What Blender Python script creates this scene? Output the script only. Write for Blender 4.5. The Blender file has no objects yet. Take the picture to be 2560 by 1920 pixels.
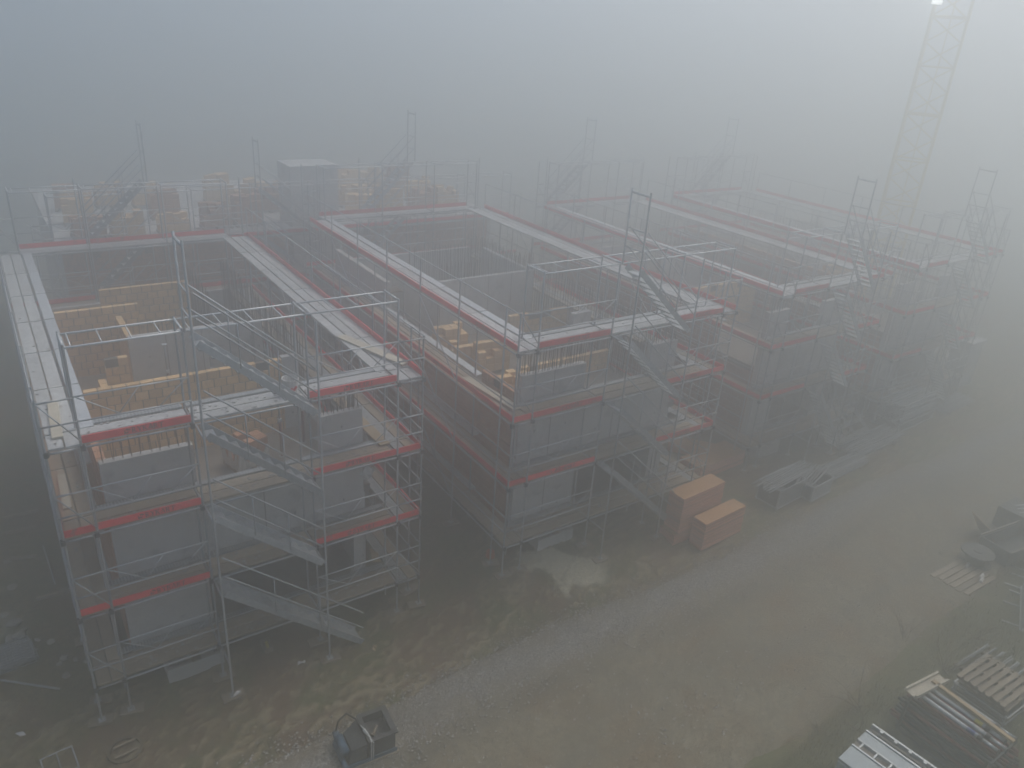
import bpy, math, random
import numpy as np
from mathutils import Matrix, Vector
random.seed(7); rng = np.random.default_rng(11)
scene = bpy.context.scene
col = scene.collection

# ------------------------------------------------------------------ camera
W, H, F = 2560.0, 1920.0, 1938.48
CAM = Vector((-0.1437, -15.2266, 14.9227))
YAW, PIT, ROL = 0.618305, 0.432497, 0.073208
fw = Vector((math.sin(YAW)*math.cos(PIT), math.cos(YAW)*math.cos(PIT), -math.sin(PIT)))
r0 = Vector((math.cos(YAW), -math.sin(YAW), 0)); u0 = r0.cross(fw)
rt = r0*math.cos(ROL) + u0*math.sin(ROL); up = -r0*math.sin(ROL) + u0*math.cos(ROL)
cd = bpy.data.cameras.new('camera'); cam = bpy.data.objects.new('camera', cd); col.objects.link(cam)
cd.sensor_width = 36; cd.lens = F/W*36; cd.clip_start = 0.1; cd.clip_end = 3000
cam.matrix_world = Matrix(((rt.x, up.x, -fw.x, CAM.x), (rt.y, up.y, -fw.y, CAM.y), (rt.z, up.z, -fw.z, CAM.z), (0, 0, 0, 1)))
scene.camera = cam

def px(u, v, z=0.0):
    """the point at height z that a photograph pixel (2560 wide) looks at"""
    d = fw + rt*((u-W/2)/F) - up*((v-H/2)/F)
    return CAM + d*((z-CAM.z)/d.z)
def py_(u, v, y):
    d = fw + rt*((u-W/2)/F) - up*((v-H/2)/F)
    return CAM + d*((y-CAM.y)/d.y)

# ------------------------------------------------------------------ light
SUN_EL, SUN_AZ = math.radians(57), math.radians(80)      # azimuth from +y towards +x
wd = bpy.data.worlds.new('World'); scene.world = wd; wd.use_nodes = True
nt = wd.node_tree; bgn = nt.nodes['Background']
sky = nt.nodes.new('ShaderNodeTexSky'); sky.sky_type = 'NISHITA'; sky.sun_disc = False
sky.sun_elevation = SUN_EL; sky.sun_rotation = SUN_AZ
sky.air_density = 1.0; sky.dust_density = 3.8; sky.ozone_density = 1.0
nt.links.new(sky.outputs[0], bgn.inputs[0]); bgn.inputs[1].default_value = 0.14
sl = bpy.data.lights.new('sun', 'SUN'); sl.energy = 1.5; sl.angle = math.radians(25); sl.color = (1, 0.985, 0.955)
so = bpy.data.objects.new('sun', sl); col.objects.link(so)
sd = Vector((math.sin(SUN_AZ)*math.cos(SUN_EL), math.cos(SUN_AZ)*math.cos(SUN_EL), math.sin(SUN_EL)))
so.rotation_euler = (-sd).to_track_quat('-Z', 'Y').to_euler()
scene.view_settings.view_transform = 'Standard'; scene.view_settings.look = 'None'
scene.view_settings.exposure = 0.18; scene.view_settings.gamma = 1.0
cy = scene.cycles
cy.use_denoising = True; cy.max_bounces = 12; cy.volume_bounces = 8; cy.diffuse_bounces = 3; cy.glossy_bounces = 2
cy.sample_clamp_indirect = 0.5; cy.sample_clamp_direct = 3.0
cy.use_guiding = True; cy.use_volume_guiding = True; cy.guiding_training_samples = 24
HAZE_DENSITY, HAZE_COLOR, HAZE_G = 0.048, (0.90, 0.919, 0.911), 0.85

# ------------------------------------------------------------------ materials
def mat(name, c1, c2=None, rough=0.75, metal=0.0, scale=6.0, bump=0.0, bscale=40.0, rand=0.0, spec=0.3, detail=5.0, stretch=None, spots=None):
    m = bpy.data.materials.new(name); m.use_nodes = True; t = m.node_tree; b = t.nodes['Principled BSDF']
    b.inputs['Roughness'].default_value = rough; b.inputs['Metallic'].default_value = metal
    b.inputs['Specular IOR Level'].default_value = spec
    tc = t.nodes.new('ShaderNodeTexCoord'); vec = tc.outputs['Object']
    oi = t.nodes.new('ShaderNodeObjectInfo')
    add = t.nodes.new('ShaderNodeVectorMath'); add.operation = 'MULTIPLY_ADD'
    cmb = t.nodes.new('ShaderNodeCombineXYZ')
    for i in range(3): t.links.new(oi.outputs['Random'], cmb.inputs[i])
    add.inputs[1].default_value = (37, 53, 71); t.links.new(cmb.outputs[0], add.inputs[0]); t.links.new(vec, add.inputs[2])
    vec = add.outputs[0]
    if stretch:
        mp = t.nodes.new('ShaderNodeMapping'); mp.inputs['Scale'].default_value = stretch
        t.links.new(vec, mp.inputs[0]); vec2 = mp.outputs[0]
    else: vec2 = vec
    n = t.nodes.new('ShaderNodeTexNoise'); n.inputs['Scale'].default_value = scale; n.inputs['Detail'].default_value = detail; n.inputs['Roughness'].default_value = 0.65
    t.links.new(vec2, n.inputs['Vector'])
    rp = t.nodes.new('ShaderNodeValToRGB'); rp.color_ramp.elements[0].position = 0.3; rp.color_ramp.elements[1].position = 0.7
    c2 = c2 or tuple(x*0.7 for x in c1)
    rp.color_ramp.elements[0].color = (*c2, 1); rp.color_ramp.elements[1].color = (*c1, 1)
    t.links.new(n.outputs['Fac'], rp.inputs[0]); c = rp.outputs[0]
    if spots:
        n2 = t.nodes.new('ShaderNodeTexNoise'); n2.inputs['Scale'].default_value = spots[1]; n2.inputs['Detail'].default_value = 3
        t.links.new(vec, n2.inputs['Vector'])
        r2 = t.nodes.new('ShaderNodeValToRGB'); r2.color_ramp.elements[0].position = spots[2]; r2.color_ramp.elements[1].position = spots[2]+0.08
        t.links.new(n2.outputs['Fac'], r2.inputs[0])
        mx = t.nodes.new('ShaderNodeMixRGB'); t.links.new(r2.outputs[0], mx.inputs[0]); t.links.new(c, mx.inputs[1]); mx.inputs[2].default_value = (*spots[0], 1); c = mx.outputs[0]
    if rand:
        hs = t.nodes.new('ShaderNodeHueSaturation'); mr = t.nodes.new('ShaderNodeMapRange')
        mr.inputs[3].default_value = 1-rand; mr.inputs[4].default_value = 1+rand
        t.links.new(oi.outputs['Random'], mr.inputs[0]); t.links.new(mr.outputs[0], hs.inputs['Value']); t.links.new(c, hs.inputs['Color']); c = hs.outputs[0]
    t.links.new(c, b.inputs['Base Color'])
    if bump:
        bn = t.nodes.new('ShaderNodeTexNoise'); bn.inputs['Scale'].default_value = bscale; bn.inputs['Detail'].default_value = 4; t.links.new(vec, bn.inputs['Vector'])
        bp = t.nodes.new('ShaderNodeBump'); bp.inputs['Strength'].default_value = bump; bp.inputs['Distance'].default_value = 0.02
        t.links.new(bn.outputs['Fac'], bp.inputs['Height']); t.links.new(bp.outputs[0], b.inputs['Normal'])
    return m

M = {}
M['steel'] = mat('galvanised_steel', (0.52, 0.54, 0.55), (0.34, 0.36, 0.37), 0.45, 0.35, 9, rand=0.2)
M['steel_pale'] = mat('aluminium', (0.68, 0.70, 0.70), (0.52, 0.54, 0.55), 0.42, 0.35, 7, rand=0.1)
M['frost'] = mat('sky_lit_plywood', (0.58, 0.59, 0.58), (0.38, 0.38, 0.365), 0.7, 0, 5, rand=0.13, stretch=(1, 1, 1), spots=((0.28, 0.27, 0.25), 3.2, 0.66), bump=0.2)  # deck plywood with the open-sky brightness of the top level put into its colour
M['wood'] = mat('wet_plywood', (0.44, 0.36, 0.26), (0.31, 0.25, 0.175), 0.6, 0, 4, rand=0.2, spots=((0.33, 0.30, 0.26), 4, 0.63), bump=0.2)
M['timber'] = mat('sawn_timber', (0.50, 0.38, 0.23), (0.38, 0.27, 0.15), 0.7, 0, 3, rand=0.15, stretch=(1, 6, 6), bump=0.2)
M['timber_old'] = mat('weathered_timber', (0.36, 0.30, 0.225), (0.22, 0.18, 0.13), 0.8, 0, 4, rand=0.2, bump=0.3)
M['panel_board'] = mat('orange_shuttering_board', (0.54, 0.30, 0.14), (0.44, 0.235, 0.10), 0.55, 0, 3, rand=0.12, spots=((0.36, 0.18, 0.08), 5, 0.68))
M['panel_edge'] = mat('red_sealed_board_edge', (0.80, 0.38, 0.27), (0.64, 0.28, 0.19), 0.6, 0, 5, rand=0.35)
M['red'] = mat('red_toe_board_paint', (0.84, 0.05, 0.055), (0.68, 0.035, 0.04), 0.5, 0, 4, rand=0.2, spots=((0.46, 0.13, 0.11), 5, 0.6))
M['letter'] = mat('dark_print', (0.055, 0.025, 0.025), None, 0.6)
M['concrete'] = mat('grey_concrete', (0.60, 0.59, 0.565), (0.49, 0.482, 0.46), 0.8, 0, 1.6, bump=0.15, bscale=25, spots=((0.40, 0.392, 0.375), 2.3, 0.6))
M['concrete_pale'] = mat('pale_concrete', (0.50, 0.50, 0.485), (0.40, 0.40, 0.385), 0.85, 0, 3, bump=0.2, bscale=25, rand=0.1)
M['slab'] = mat('dusty_concrete_floor', (0.28, 0.245, 0.205), (0.19, 0.165, 0.14), 0.85, 0, 1.2, spots=((0.14, 0.12, 0.1), 1.8, 0.6), bump=0.1)
M['brick'] = mat('tan_brick', (0.80, 0.54, 0.27), (0.68, 0.44, 0.21), 0.8, 0, 7, rand=0.16, bump=0.2, bscale=50)
M['brick_red'] = mat('orange_brick', (0.50, 0.26, 0.15), (0.38, 0.19, 0.105), 0.8, 0, 4, rand=0.15, bump=0.2)
M['mortar'] = mat('grey_mortar', (0.16, 0.135, 0.11), None, 0.9, bump=0.3)
M['rebar'] = mat('rusty_rebar', (0.16, 0.115, 0.09), (0.10, 0.075, 0.06), 0.7, 0.3)
M['film'] = mat('white_plastic_film', (0.62, 0.62, 0.60), (0.46, 0.46, 0.45), 0.35, 0, 4)
M['white'] = mat('white_plastic', (0.74, 0.73, 0.70), (0.60, 0.59, 0.56), 0.4)
M['dark'] = mat('dark_steel', (0.075, 0.08, 0.085), (0.045, 0.048, 0.05), 0.5, 0.3, 6, rand=0.2)
M['dark_panel'] = mat('black_coated_metal', (0.10, 0.105, 0.108), (0.055, 0.058, 0.06), 0.6, 0.15, 5, spots=((0.22, 0.20, 0.165), 6, 0.6), bump=0.2)
M['rubber'] = mat('black_rubber', (0.035, 0.035, 0.037), None, 0.75)
M['blue'] = mat('worn_blue_paint', (0.075, 0.15, 0.23), (0.045, 0.09, 0.14), 0.5, 0.1, 8)
M['yellow'] = mat('yellow_paint', (0.80, 0.64, 0.20), (0.68, 0.52, 0.15), 0.5, 0.1, 4)
M['yellow_label'] = mat('yellow_label', (0.72, 0.62, 0.08), None, 0.5)
M['white_label'] = mat('white_label', (0.72, 0.72, 0.70), None, 0.5)
M['blue_label'] = mat('blue_label', (0.03, 0.08, 0.3), None, 0.5)
M['rust_red'] = mat('rust_red_paint', (0.23, 0.055, 0.045), (0.09, 0.04, 0.035), 0.6, 0.1, 3, rand=0.35)
M['cream'] = mat('cream_timber_beam', (0.62, 0.56, 0.44), (0.50, 0.45, 0.35), 0.7, 0, 6, bump=0.1)
M['orange'] = mat('orange_plastic', (0.62, 0.12, 0.03), None, 0.5)
M['rock'] = mat('pale_stone', (0.42, 0.39, 0.34), (0.28, 0.26, 0.22), 0.9, 0, 5, bump=0.4, rand=0.2)
M['soil'] = mat('brown_soil', (0.16, 0.13, 0.09), (0.10, 0.08, 0.055), 0.95, 0, 8, bump=0.6)
M['gravel'] = mat('grey_gravel', (0.52, 0.50, 0.46), (0.14, 0.13, 0.12), 0.85, 0, 14, detail=2)
M['grass'] = mat('dead_grass', (0.33, 0.29, 0.18), (0.09, 0.095, 0.05), 0.9, 0, 1.5, detail=4)
M['twig'] = mat('bare_twig', (0.26, 0.20, 0.15), (0.15, 0.11, 0.08), 0.85)

def perforated():
    m = mat('perforated_steel_plank', (0.50, 0.52, 0.52), (0.36, 0.38, 0.38), 0.5, 0.4, 6, rand=0.12)
    t = m.node_tree; b = t.nodes['Principled BSDF']
    tc = t.nodes.new('ShaderNodeTexCoord'); v = t.nodes.new('ShaderNodeTexVoronoi'); v.inputs['Scale'].default_value = 15; v.inputs['Randomness'].default_value = 0.0
    t.links.new(tc.outputs['Object'], v.inputs['Vector'])
    r = t.nodes.new('ShaderNodeValToRGB'); r.color_ramp.interpolation = 'CONSTANT'; r.color_ramp.elements[1].position = 0.36
    r.color_ramp.elements[0].color = (0.05, 0.05, 0.05, 1); r.color_ramp.elements[1].color = (1, 1, 1, 1)
    t.links.new(v.outputs['Distance'], r.inputs[0])
    old = b.inputs['Base Color'].links[0].from_socket
    mx = t.nodes.new('ShaderNodeMixRGB'); mx.blend_type = 'MULTIPLY'; mx.inputs[0].default_value = 1
    t.links.new(old, mx.inputs[1]); t.links.new(r.outputs[0], mx.inputs[2]); t.links.new(mx.outputs[0], b.inputs['Base Color'])
    return m
M['perf'] = perforated()
M['pipe_grey'] = mat('dull_zinc_pipe', (0.40, 0.42, 0.43), (0.22, 0.235, 0.24), 0.5, 0.35, 9, rand=0.35)

# ------------------------------------------------------------------ mesh helpers
class MB:
    def __init__(s): s.v = []; s.f = []; s.m = []
    def quad(s, a, b, c, d, mi=0):
        n = len(s.v); s.v += [tuple(a), tuple(b), tuple(c), tuple(d)]; s.f.append((n, n+1, n+2, n+3)); s.m.append(mi); return s
    def box(s, lo, hi, X=None, mi=0):
        n = len(s.v)
        P = [Vector((x, y, z)) for x in (lo[0], hi[0]) for y in (lo[1], hi[1]) for z in (lo[2], hi[2])]
        if X is not None: P = [X @ p for p in P]
        s.v += [tuple(p) for p in P]
        for q in ((0, 1, 3, 2), (4, 6, 7, 5), (0, 4, 5, 1), (2, 3, 7, 6), (0, 2, 6, 4), (1, 5, 7, 3)):
            s.f.append(tuple(n+i for i in q)); s.m.append(mi)
        return s
    def tube(s, a, b, r, n=6, r2=None, mi=0, cap=True):
        a = Vector(a); b = Vector(b); d = (b-a)
        if d.length < 1e-6: return s
        d.normalize(); p = d.orthogonal().normalized(); q = d.cross(p); k = len(s.v); r2 = r if r2 is None else r2
        for c, rr in ((a, r), (b, r2)):
            for i in range(n):
                t = 2*math.pi*i/n; s.v.append(tuple(c + p*(math.cos(t)*rr) + q*(math.sin(t)*rr)))
        for i in range(n):
            j = (i+1) % n; s.f.append((k+i, k+j, k+n+j, k+n+i)); s.m.append(mi)
        if cap:
            s.f.append(tuple(k+n-1-i for i in range(n))); s.m.append(mi); s.f.append(tuple(k+n+i for i in range(n))); s.m.append(mi)
        return s
    def path(s, pts, r, n=6):
        for a, b in zip(pts, pts[1:]): s.tube(a, b, r, n)
        return s
    def mesh(s, name, mats, smooth=False):
        me = bpy.data.meshes.new(name); me.from_pydata(s.v, [], s.f)
        for m in (mats if isinstance(mats, (list, tuple)) else [mats]): me.materials.append(M[m])
        if any(s.m): me.polygons.foreach_set('material_index', s.m)
        if smooth: me.polygons.foreach_set('use_smooth', [True]*len(s.f))
        me.update(); return me

WM = {}
def link(name, me, parent=None, X=None):
    o = bpy.data.objects.new(name, me); col.objects.link(o); X = X or Matrix()
    if parent is not None:
        o.parent = parent; o.matrix_basis = WM[parent].inverted() @ X
    else: o.matrix_basis = X
    WM[o] = X; return o
def tag(o, label, cat, group=None):
    o['label'] = label; o['category'] = cat
    if group: o['group'] = group
    return o
def thing(name, label, cat, loc=(0, 0, 0), group=None):
    return tag(link(name, None, None, Matrix.Translation(Vector(loc))), label, cat, group)
def T(*v): return Matrix.Translation(Vector(v))
def RZ(a): return Matrix.Rotation(a, 4, 'Z')
CACHE = {}
def tube(name, parent, a, b, r=0.0245, m='steel', n=8):
    """a pipe from a to b sharing one unit mesh for each radius and material"""
    k = ('t', r, m, n)
    if k not in CACHE: CACHE[k] = MB().tube((0, 0, 0), (0, 0, 1), r, n).mesh('pipe', m, True)
    a = Vector(a); b = Vector(b); d = b-a
    q = d.to_track_quat('Z', 'Y').to_matrix().to_4x4()
    return link(name, CACHE[k], parent, Matrix.Translation(a) @ q @ Matrix.Diagonal((1, 1, d.length, 1)))
def bevbox(name, sx, sy, sz, m):
    k = ('b', round(sx, 2), round(sy, 2), round(sz, 3), m)
    if k not in CACHE:
        b = MB(); c = min(0.006, sz*0.2)
        X, Y = sx/2, sy/2
        b.v = [(-X, -Y, 0), (X, -Y, 0), (X, Y, 0), (-X, Y, 0), (-X, -Y, sz-c), (X, -Y, sz-c), (X, Y, sz-c), (-X, Y, sz-c), (-X+c, -Y+c, sz), (X-c, -Y+c, sz), (X-c, Y-c, sz), (-X+c, Y-c, sz)]
        b.f = [(3, 2, 1, 0), (0, 1, 5, 4), (1, 2, 6, 5), (2, 3, 7, 6), (3, 0, 4, 7), (4, 5, 9, 8), (5, 6, 10, 9), (6, 7, 11, 10), (7, 4, 8, 11), (8, 9, 10, 11)]
        b.m = [0]*10
        CACHE[k] = b.mesh(name, m)
    return CACHE[k]
def block(name, parent, lo, hi, m, rz=0.0):
    """an upright box between two corners, origin at its base centre"""
    c = ((lo[0]+hi[0])/2, (lo[1]+hi[1])/2, lo[2])
    return link(name, bevbox(name, hi[0]-lo[0], hi[1]-lo[1], hi[2]-lo[2], m), parent, T(*c) @ RZ(rz))

# value noise
def vnoise(x, y, seed=0):
    x = np.asarray(x, float); y = np.asarray(y, float)
    xi = np.floor(x).astype(np.int64); yi = np.floor(y).astype(np.int64); fx = x-xi; fy = y-yi
    fx = fx*fx*(3-2*fx); fy = fy*fy*(3-2*fy)
    def h(a, b):
        n = (a*374761393 + b*668265263 + seed*974711) & 0x7fffffff
        n = ((n ^ (n >> 13))*1274126177) & 0x7fffffff
        return ((n ^ (n >> 16)) & 0xffff)/65535.0
    return (h(xi, yi)*(1-fx)+h(xi+1, yi)*fx)*(1-fy)+(h(xi, yi+1)*(1-fx)+h(xi+1, yi+1)*fx)*fy
def fbm(x, y, seed=0, o=4):
    s = 0; a = 0.5; t = 0
    for i in range(o): s = s+a*vnoise(x*2**i, y*2**i, seed+i); t += a; a *= 0.5
    return s/t
def sst(a, b, x): t = np.clip((np.asarray(x, float)-a)/(b-a), 0, 1); return t*t*(3-2*t)

# ------------------------------------------------------------------ ground and road
def gz(x, y):
    return 0.32*sst(8.6, 10.4, x)*(1-sst(19.0, 21.5, x))*sst(-2.6, -0.6, y)
ROAD_L = lambda x: -2.75 + 0.25*(vnoise(x*0.35, x*0+3, 5)-0.5)*2 + 0.035*np.maximum(x-18, 0)
ROAD_R = lambda x: -8.6 + 0.075*np.maximum(np.asarray(x, float)-12, 0) + 0.5*(vnoise(x*0.5, x*0+9, 6)-0.5)
def axis(lo, hi, fine, coarse, flo, fhi, far):
    a = list(np.arange(flo, fhi, fine)); b = []; x = fhi; 
    while x < hi: b.append(x); x += coarse
    c = []; x = flo-coarse
    while x > lo: c.append(x); x -= coarse
    d = []; s = coarse
    while x > -far: d.append(x); s *= 1.5; x -= s
    d.append(-far)
    e = []; x = b[-1]; s = coarse
    while x < far: s *= 1.5; x += s; e.append(min(x, far))
    return np.array(d[::-1]+c[::-1]+a+b+e)
gx = axis(-10, 46, 0.055, 0.3, -3.0, 15.0, 420); gy = axis(-14, 22, 0.055, 0.3, -5.5, 3.0, 420)
gx = np.unique(gx); gy = np.unique(gy)
GX, GY = np.meshgrid(gx, gy)
near = (1-sst(40, 60, np.abs(GX-15)))*(1-sst(25, 40, np.abs(GY)))
mud = sst(-0.3, 0.3, GY-ROAD_L(GX)+0.1)*(1-sst(1.2, 2.6, GY))*near
# clods lie along the wheel tracks
a = math.radians(18); U = GX*math.cos(a)+GY*math.sin(a); V = -GX*math.sin(a)+GY*math.cos(a)
n1 = fbm(U*4.2, V*9.0, 21, 3); n2 = fbm(U*9+9, V*14, 31, 2); lanes = fbm(U*0.45, V*2.2, 41, 2)
clod = sst(0.53, 0.66, n1*0.75+n2*0.25+0.25*(lanes-0.5))*mud*sst(0.35, 0.6, lanes+0.22*np.exp(-((GY+1.1)/1.1)**2))
gh = gz(GX, GY) + (fbm(GX*0.5, GY*0.5, 3)-0.5)*0.10*near + (fbm(GX*2.1, GY*2.1, 8, 3)-0.5)*0.07*mud + clod*0.05 + (fbm(GX*1.3, GY*1.3, 12, 4)-0.5)*0.12*(1-mud)*sst(8.0, 9.5, -GY)*near
grassy = np.clip(sst(-0.2, 0.6, ROAD_R(GX)-GY), 0, 1)
sp = fbm(GX*1.6, GY*1.6, 77, 4)
c0 = px(1395, 1425, 0.1); c1 = px(1450, 1480, 0.1)
spill = sst(0.42, 0.5, 0.62*sp+0.55*np.exp(-(((GX-c0.x+(GY-c0.y)*0.9)/0.75)**2+((GY-c0.y)/1.2)**2)))*sst(0.2, 0.5, np.exp(-((GX-c0.x)/1.3)**2-((GY-c0.y)/1.5)**2))
cl = px(20, 1450, 0)
pale = sst(0.5, 0.62, fbm(GX*2, GY*2, 66, 3))*np.exp(-((GX+2.3)/0.7)**2-((GY-4.5)/3.0)**2)*1.4
spill = np.clip(np.maximum(spill, pale), 0, 1)
me = bpy.data.meshes.new('ground'); nx, ny = len(gx), len(gy)
vv = np.stack([GX, GY, gh], -1).reshape(-1, 3)
ii = np.arange(nx*ny).reshape(ny, nx); ff = np.stack([ii[:-1, :-1], ii[:-1, 1:], ii[1:, 1:], ii[1:, :-1]], -1).reshape(-1, 4)
me.from_pydata(vv.tolist(), [], ff.tolist()); me.polygons.foreach_set('use_smooth', [True]*len(ff))
at = me.color_attributes.new('zone', 'FLOAT_COLOR', 'POINT')
at.data.foreach_set('color', np.stack([clod, grassy, spill, mud], -1).reshape(-1).astype(np.float32))
at = me.attributes.new('far_bounce', 'FLOAT', 'POINT'); at.data.foreach_set('value', (1-(1-sst(34, 52, np.abs(GX-17)))*(1-sst(22, 34, np.abs(GY-6)))).reshape(-1).astype(np.float32))  # mask of the unseen far ground, paled to lift the fog brightness
g = link('ground', me); g['kind'] = 'structure'

def ground_mat():
    m = bpy.data.materials.new('muddy_ground'); m.use_nodes = True; t = m.node_tree; b = t.nodes['Principled BSDF']
    b.inputs['Roughness'].default_value = 0.9; b.inputs['Specular IOR Level'].default_value = 0.2
    at = t.nodes.new('ShaderNodeAttribute'); at.attribute_name = 'zone'
    sp = t.nodes.new('ShaderNodeSeparateColor'); t.links.new(at.outputs['Color'], sp.inputs[0])
    tc = t.nodes.new('ShaderNodeTexCoord')
    def noise(s, d=5):
        n = t.nodes.new('ShaderNodeTexNoise'); n.inputs['Scale'].default_value = s; n.inputs['Detail'].default_value = d; n.inputs['Roughness'].default_value = 0.7
        t.links.new(tc.outputs['Object'], n.inputs['Vector']); return n.outputs['Fac']
    def ramp(f, a, b_, p0=0.35, p1=0.65):
        r = t.nodes.new('ShaderNodeValToRGB'); r.color_ramp.elements[0].position = p0; r.color_ramp.elements[1].position = p1
        r.color_ramp.elements[0].color = (*a, 1); r.color_ramp.elements[1].color = (*b_, 1); t.links.new(f, r.inputs[0]); return r.outputs[0]
    def mix(f, a, b_):
        x = t.nodes.new('ShaderNodeMixRGB'); t.links.new(f, x.inputs[0]); t.links.new(a, x.inputs[1]); t.links.new(b_, x.inputs[2]); return x.outputs[0]
    soil = ramp(noise(6, 6), (0.075, 0.064, 0.036), (0.25, 0.205, 0.122))
    green = ramp(noise(9), (0.078, 0.087, 0.038), (0.155, 0.158, 0.078))
    base = mix(ramp(noise(0.9, 3), (0, 0, 0), (1, 1, 1), 0.42, 0.6), soil, green)
    red = ramp(noise(4), (0.135, 0.094, 0.06), (0.19, 0.135, 0.088))
    base = mix(ramp(noise(0.38, 3), (0, 0, 0), (1, 1, 1), 0.47, 0.6), base, red)
    clay = ramp(noise(11), (0.21, 0.175, 0.108), (0.31, 0.26, 0.165))
    base = mix(sp.outputs[0], base, clay)
    wild = ramp(noise(7), (0.075, 0.08, 0.042), (0.17, 0.16, 0.09))
    base = mix(sp.outputs[1], base, wild)
    mort = ramp(noise(12), (0.36, 0.33, 0.23), (0.56, 0.52, 0.38))
    base = mix(sp.outputs[2], base, mort)
    fa = t.nodes.new('ShaderNodeAttribute'); fa.attribute_name = 'far_bounce'
    base = mix(fa.outputs['Fac'], base, ramp(noise(3), (0.16, 0.17, 0.15), (0.26, 0.27, 0.25)))   # unseen ground round the site, made pale to brighten the fog
    t.links.new(base, b.inputs['Base Color'])
    bp = t.nodes.new('ShaderNodeBump'); bp.inputs['Strength'].default_value = 0.8; bp.inputs['Distance'].default_value = 0.04
    t.links.new(noise(14, 6), bp.inputs['Height']); t.links.new(bp.outputs[0], b.inputs['Normal'])
    return m
me.materials.append(ground_mat())

def road_mat():
    m = bpy.data.materials.new('gravel_road'); m.use_nodes = True; t = m.node_tree; b = t.nodes['Principled BSDF']
    b.inputs['Roughness'].default_value = 0.88; b.inputs['Specular IOR Level'].default_value = 0.2
    at = t.nodes.new('ShaderNodeAttribute'); at.attribute_name = 'zone'
    sp = t.nodes.new('ShaderNodeSeparateColor'); t.links.new(at.outputs['Color'], sp.inputs[0])
    tc = t.nodes.new('ShaderNodeTexCoord')
    def noise(s, d=5, rough=0.65):
        n = t.nodes.new('ShaderNodeTexNoise'); n.inputs['Scale'].default_value = s; n.inputs['Detail'].default_value = d; n.inputs['Roughness'].default_value = rough
        t.links.new(tc.outputs['Object'], n.inputs['Vector']); return n.outputs['Fac']
    def ramp(f, a, b_, p0=0.35, p1=0.65):
        r = t.nodes.new('ShaderNodeValToRGB'); r.color_ramp.elements[0].position = p0; r.color_ramp.elements[1].position = p1
        r.color_ramp.elements[0].color = (*a, 1); r.color_ramp.elements[1].color = (*b_, 1); t.links.new(f, r.inputs[0]); return r.outputs[0]
    def mix(f, a, b_):
        x = t.nodes.new('ShaderNodeMixRGB'); t.links.new(f, x.inputs[0]); t.links.new(a, x.inputs[1]); t.links.new(b_, x.inputs[2]); return x.outputs[0]
    base = ramp(noise(2.6), (0.125, 0.108, 0.072), (0.27, 0.235, 0.162))
    fine = ramp(noise(11, 5, 0.8), (0.05, 0.043, 0.03), (0.40, 0.355, 0.265), 0.34, 0.68)
    x = t.nodes.new('ShaderNodeMixRGB'); x.inputs[0].default_value = 0.5; t.links.new(base, x.inputs[1]); t.links.new(fine, x.inputs[2]); base = x.outputs[0]
    grav = ramp(noise(16, 4, 0.85), (0.06, 0.056, 0.05), (0.44, 0.42, 0.385), 0.40, 0.66)
    rdd = ramp(noise(0.55, 4), (0, 0, 0), (1, 1, 1), 0.46, 0.66); rdc = ramp(noise(19, 3), (0.10, 0.072, 0.043), (0.27, 0.205, 0.135)); base = mix(rdd, base, rdc)
    base = mix(sp.outputs[0], base, grav)
    wet = ramp(noise(1.1), (0.13, 0.12, 0.092), (0.20, 0.18, 0.138))
    base = mix(sp.outputs[1], base, wet)
    t.links.new(base, b.inputs['Base Color'])
    bp = t.nodes.new('ShaderNodeBump'); bp.inputs['Strength'].default_value = 0.7; bp.inputs['Distance'].default_value = 0.03
    t.links.new(noise(30, 4), bp.inputs['Height']); t.links.new(bp.outputs[0], b.inputs['Normal'])
    return m
rx = np.unique(np.concatenate([np.arange(-60, -8, 0.8), np.arange(-8, 30, 0.10), np.arange(30, 120, 0.6)]))
rv = np.linspace(0, 1, 64)
RX, RV = np.meshgrid(rx, rv)
L_ = ROAD_L(RX)+0.35; R_ = ROAD_R(RX)-0.3; RY = R_+(L_-R_)*RV
edge = np.minimum(sst(0, 0.09, RV), sst(0, 0.08, 1-RV))
rut = np.exp(-((RV-0.33-0.02*np.sin(RX*0.2))/0.05)**2)+np.exp(-((RV-0.68-0.02*np.sin(RX*0.23))/0.05)**2)
rough = (fbm(RX*0.5, RY*0.5, 3)-0.5)*0.10*(1-sst(40, 60, np.abs(RX-15)))
RZ_ = gz(RX, RY)+rough-0.10+0.16*edge-0.045*rut+(fbm(RX*2.2, RY*2.2, 15, 4)-0.5)*0.06
gravz = np.exp(-((RY-(L_-0.95-0.15*np.sin(RX*0.7)))/0.55)**2)*sst(0.3, 0.6, fbm(RX*0.8, RY*1.6, 51, 3)+0.22)*sst(0, 5, RX)
wetz = np.clip(sst(0.52, 0.66, fbm(RX*0.28, RY*0.9, 52, 4))*0.45 + 0.75*rut*sst(0.35, 0.6, fbm(RX*0.4, RY*1.5, 53)), 0, 1)
me = bpy.data.meshes.new('road')
me.from_pydata(np.stack([RX, RY, RZ_], -1).reshape(-1, 3).tolist(), [], [])
nrx, nrv = len(rx), len(rv); ii = np.arange(nrx*nrv).reshape(nrv, nrx)
ff = np.stack([ii[:-1, :-1], ii[:-1, 1:], ii[1:, 1:], ii[1:, :-1]], -1).reshape(-1, 4)
me.clear_geometry(); me.from_pydata(np.stack([RX, RY, RZ_], -1).reshape(-1, 3).tolist(), [], ff.tolist())
me.polygons.foreach_set('use_smooth', [True]*len(ff))
at = me.color_attributes.new('zone', 'FLOAT_COLOR', 'POINT')
at.data.foreach_set('color', np.stack([np.clip(gravz, 0, 1), wetz, 0*RX, 0*RX+1], -1).reshape(-1).astype(np.float32))
me.materials.append(road_mat()); rd = link('gravel_road', me); rd['kind'] = 'structure'

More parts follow.
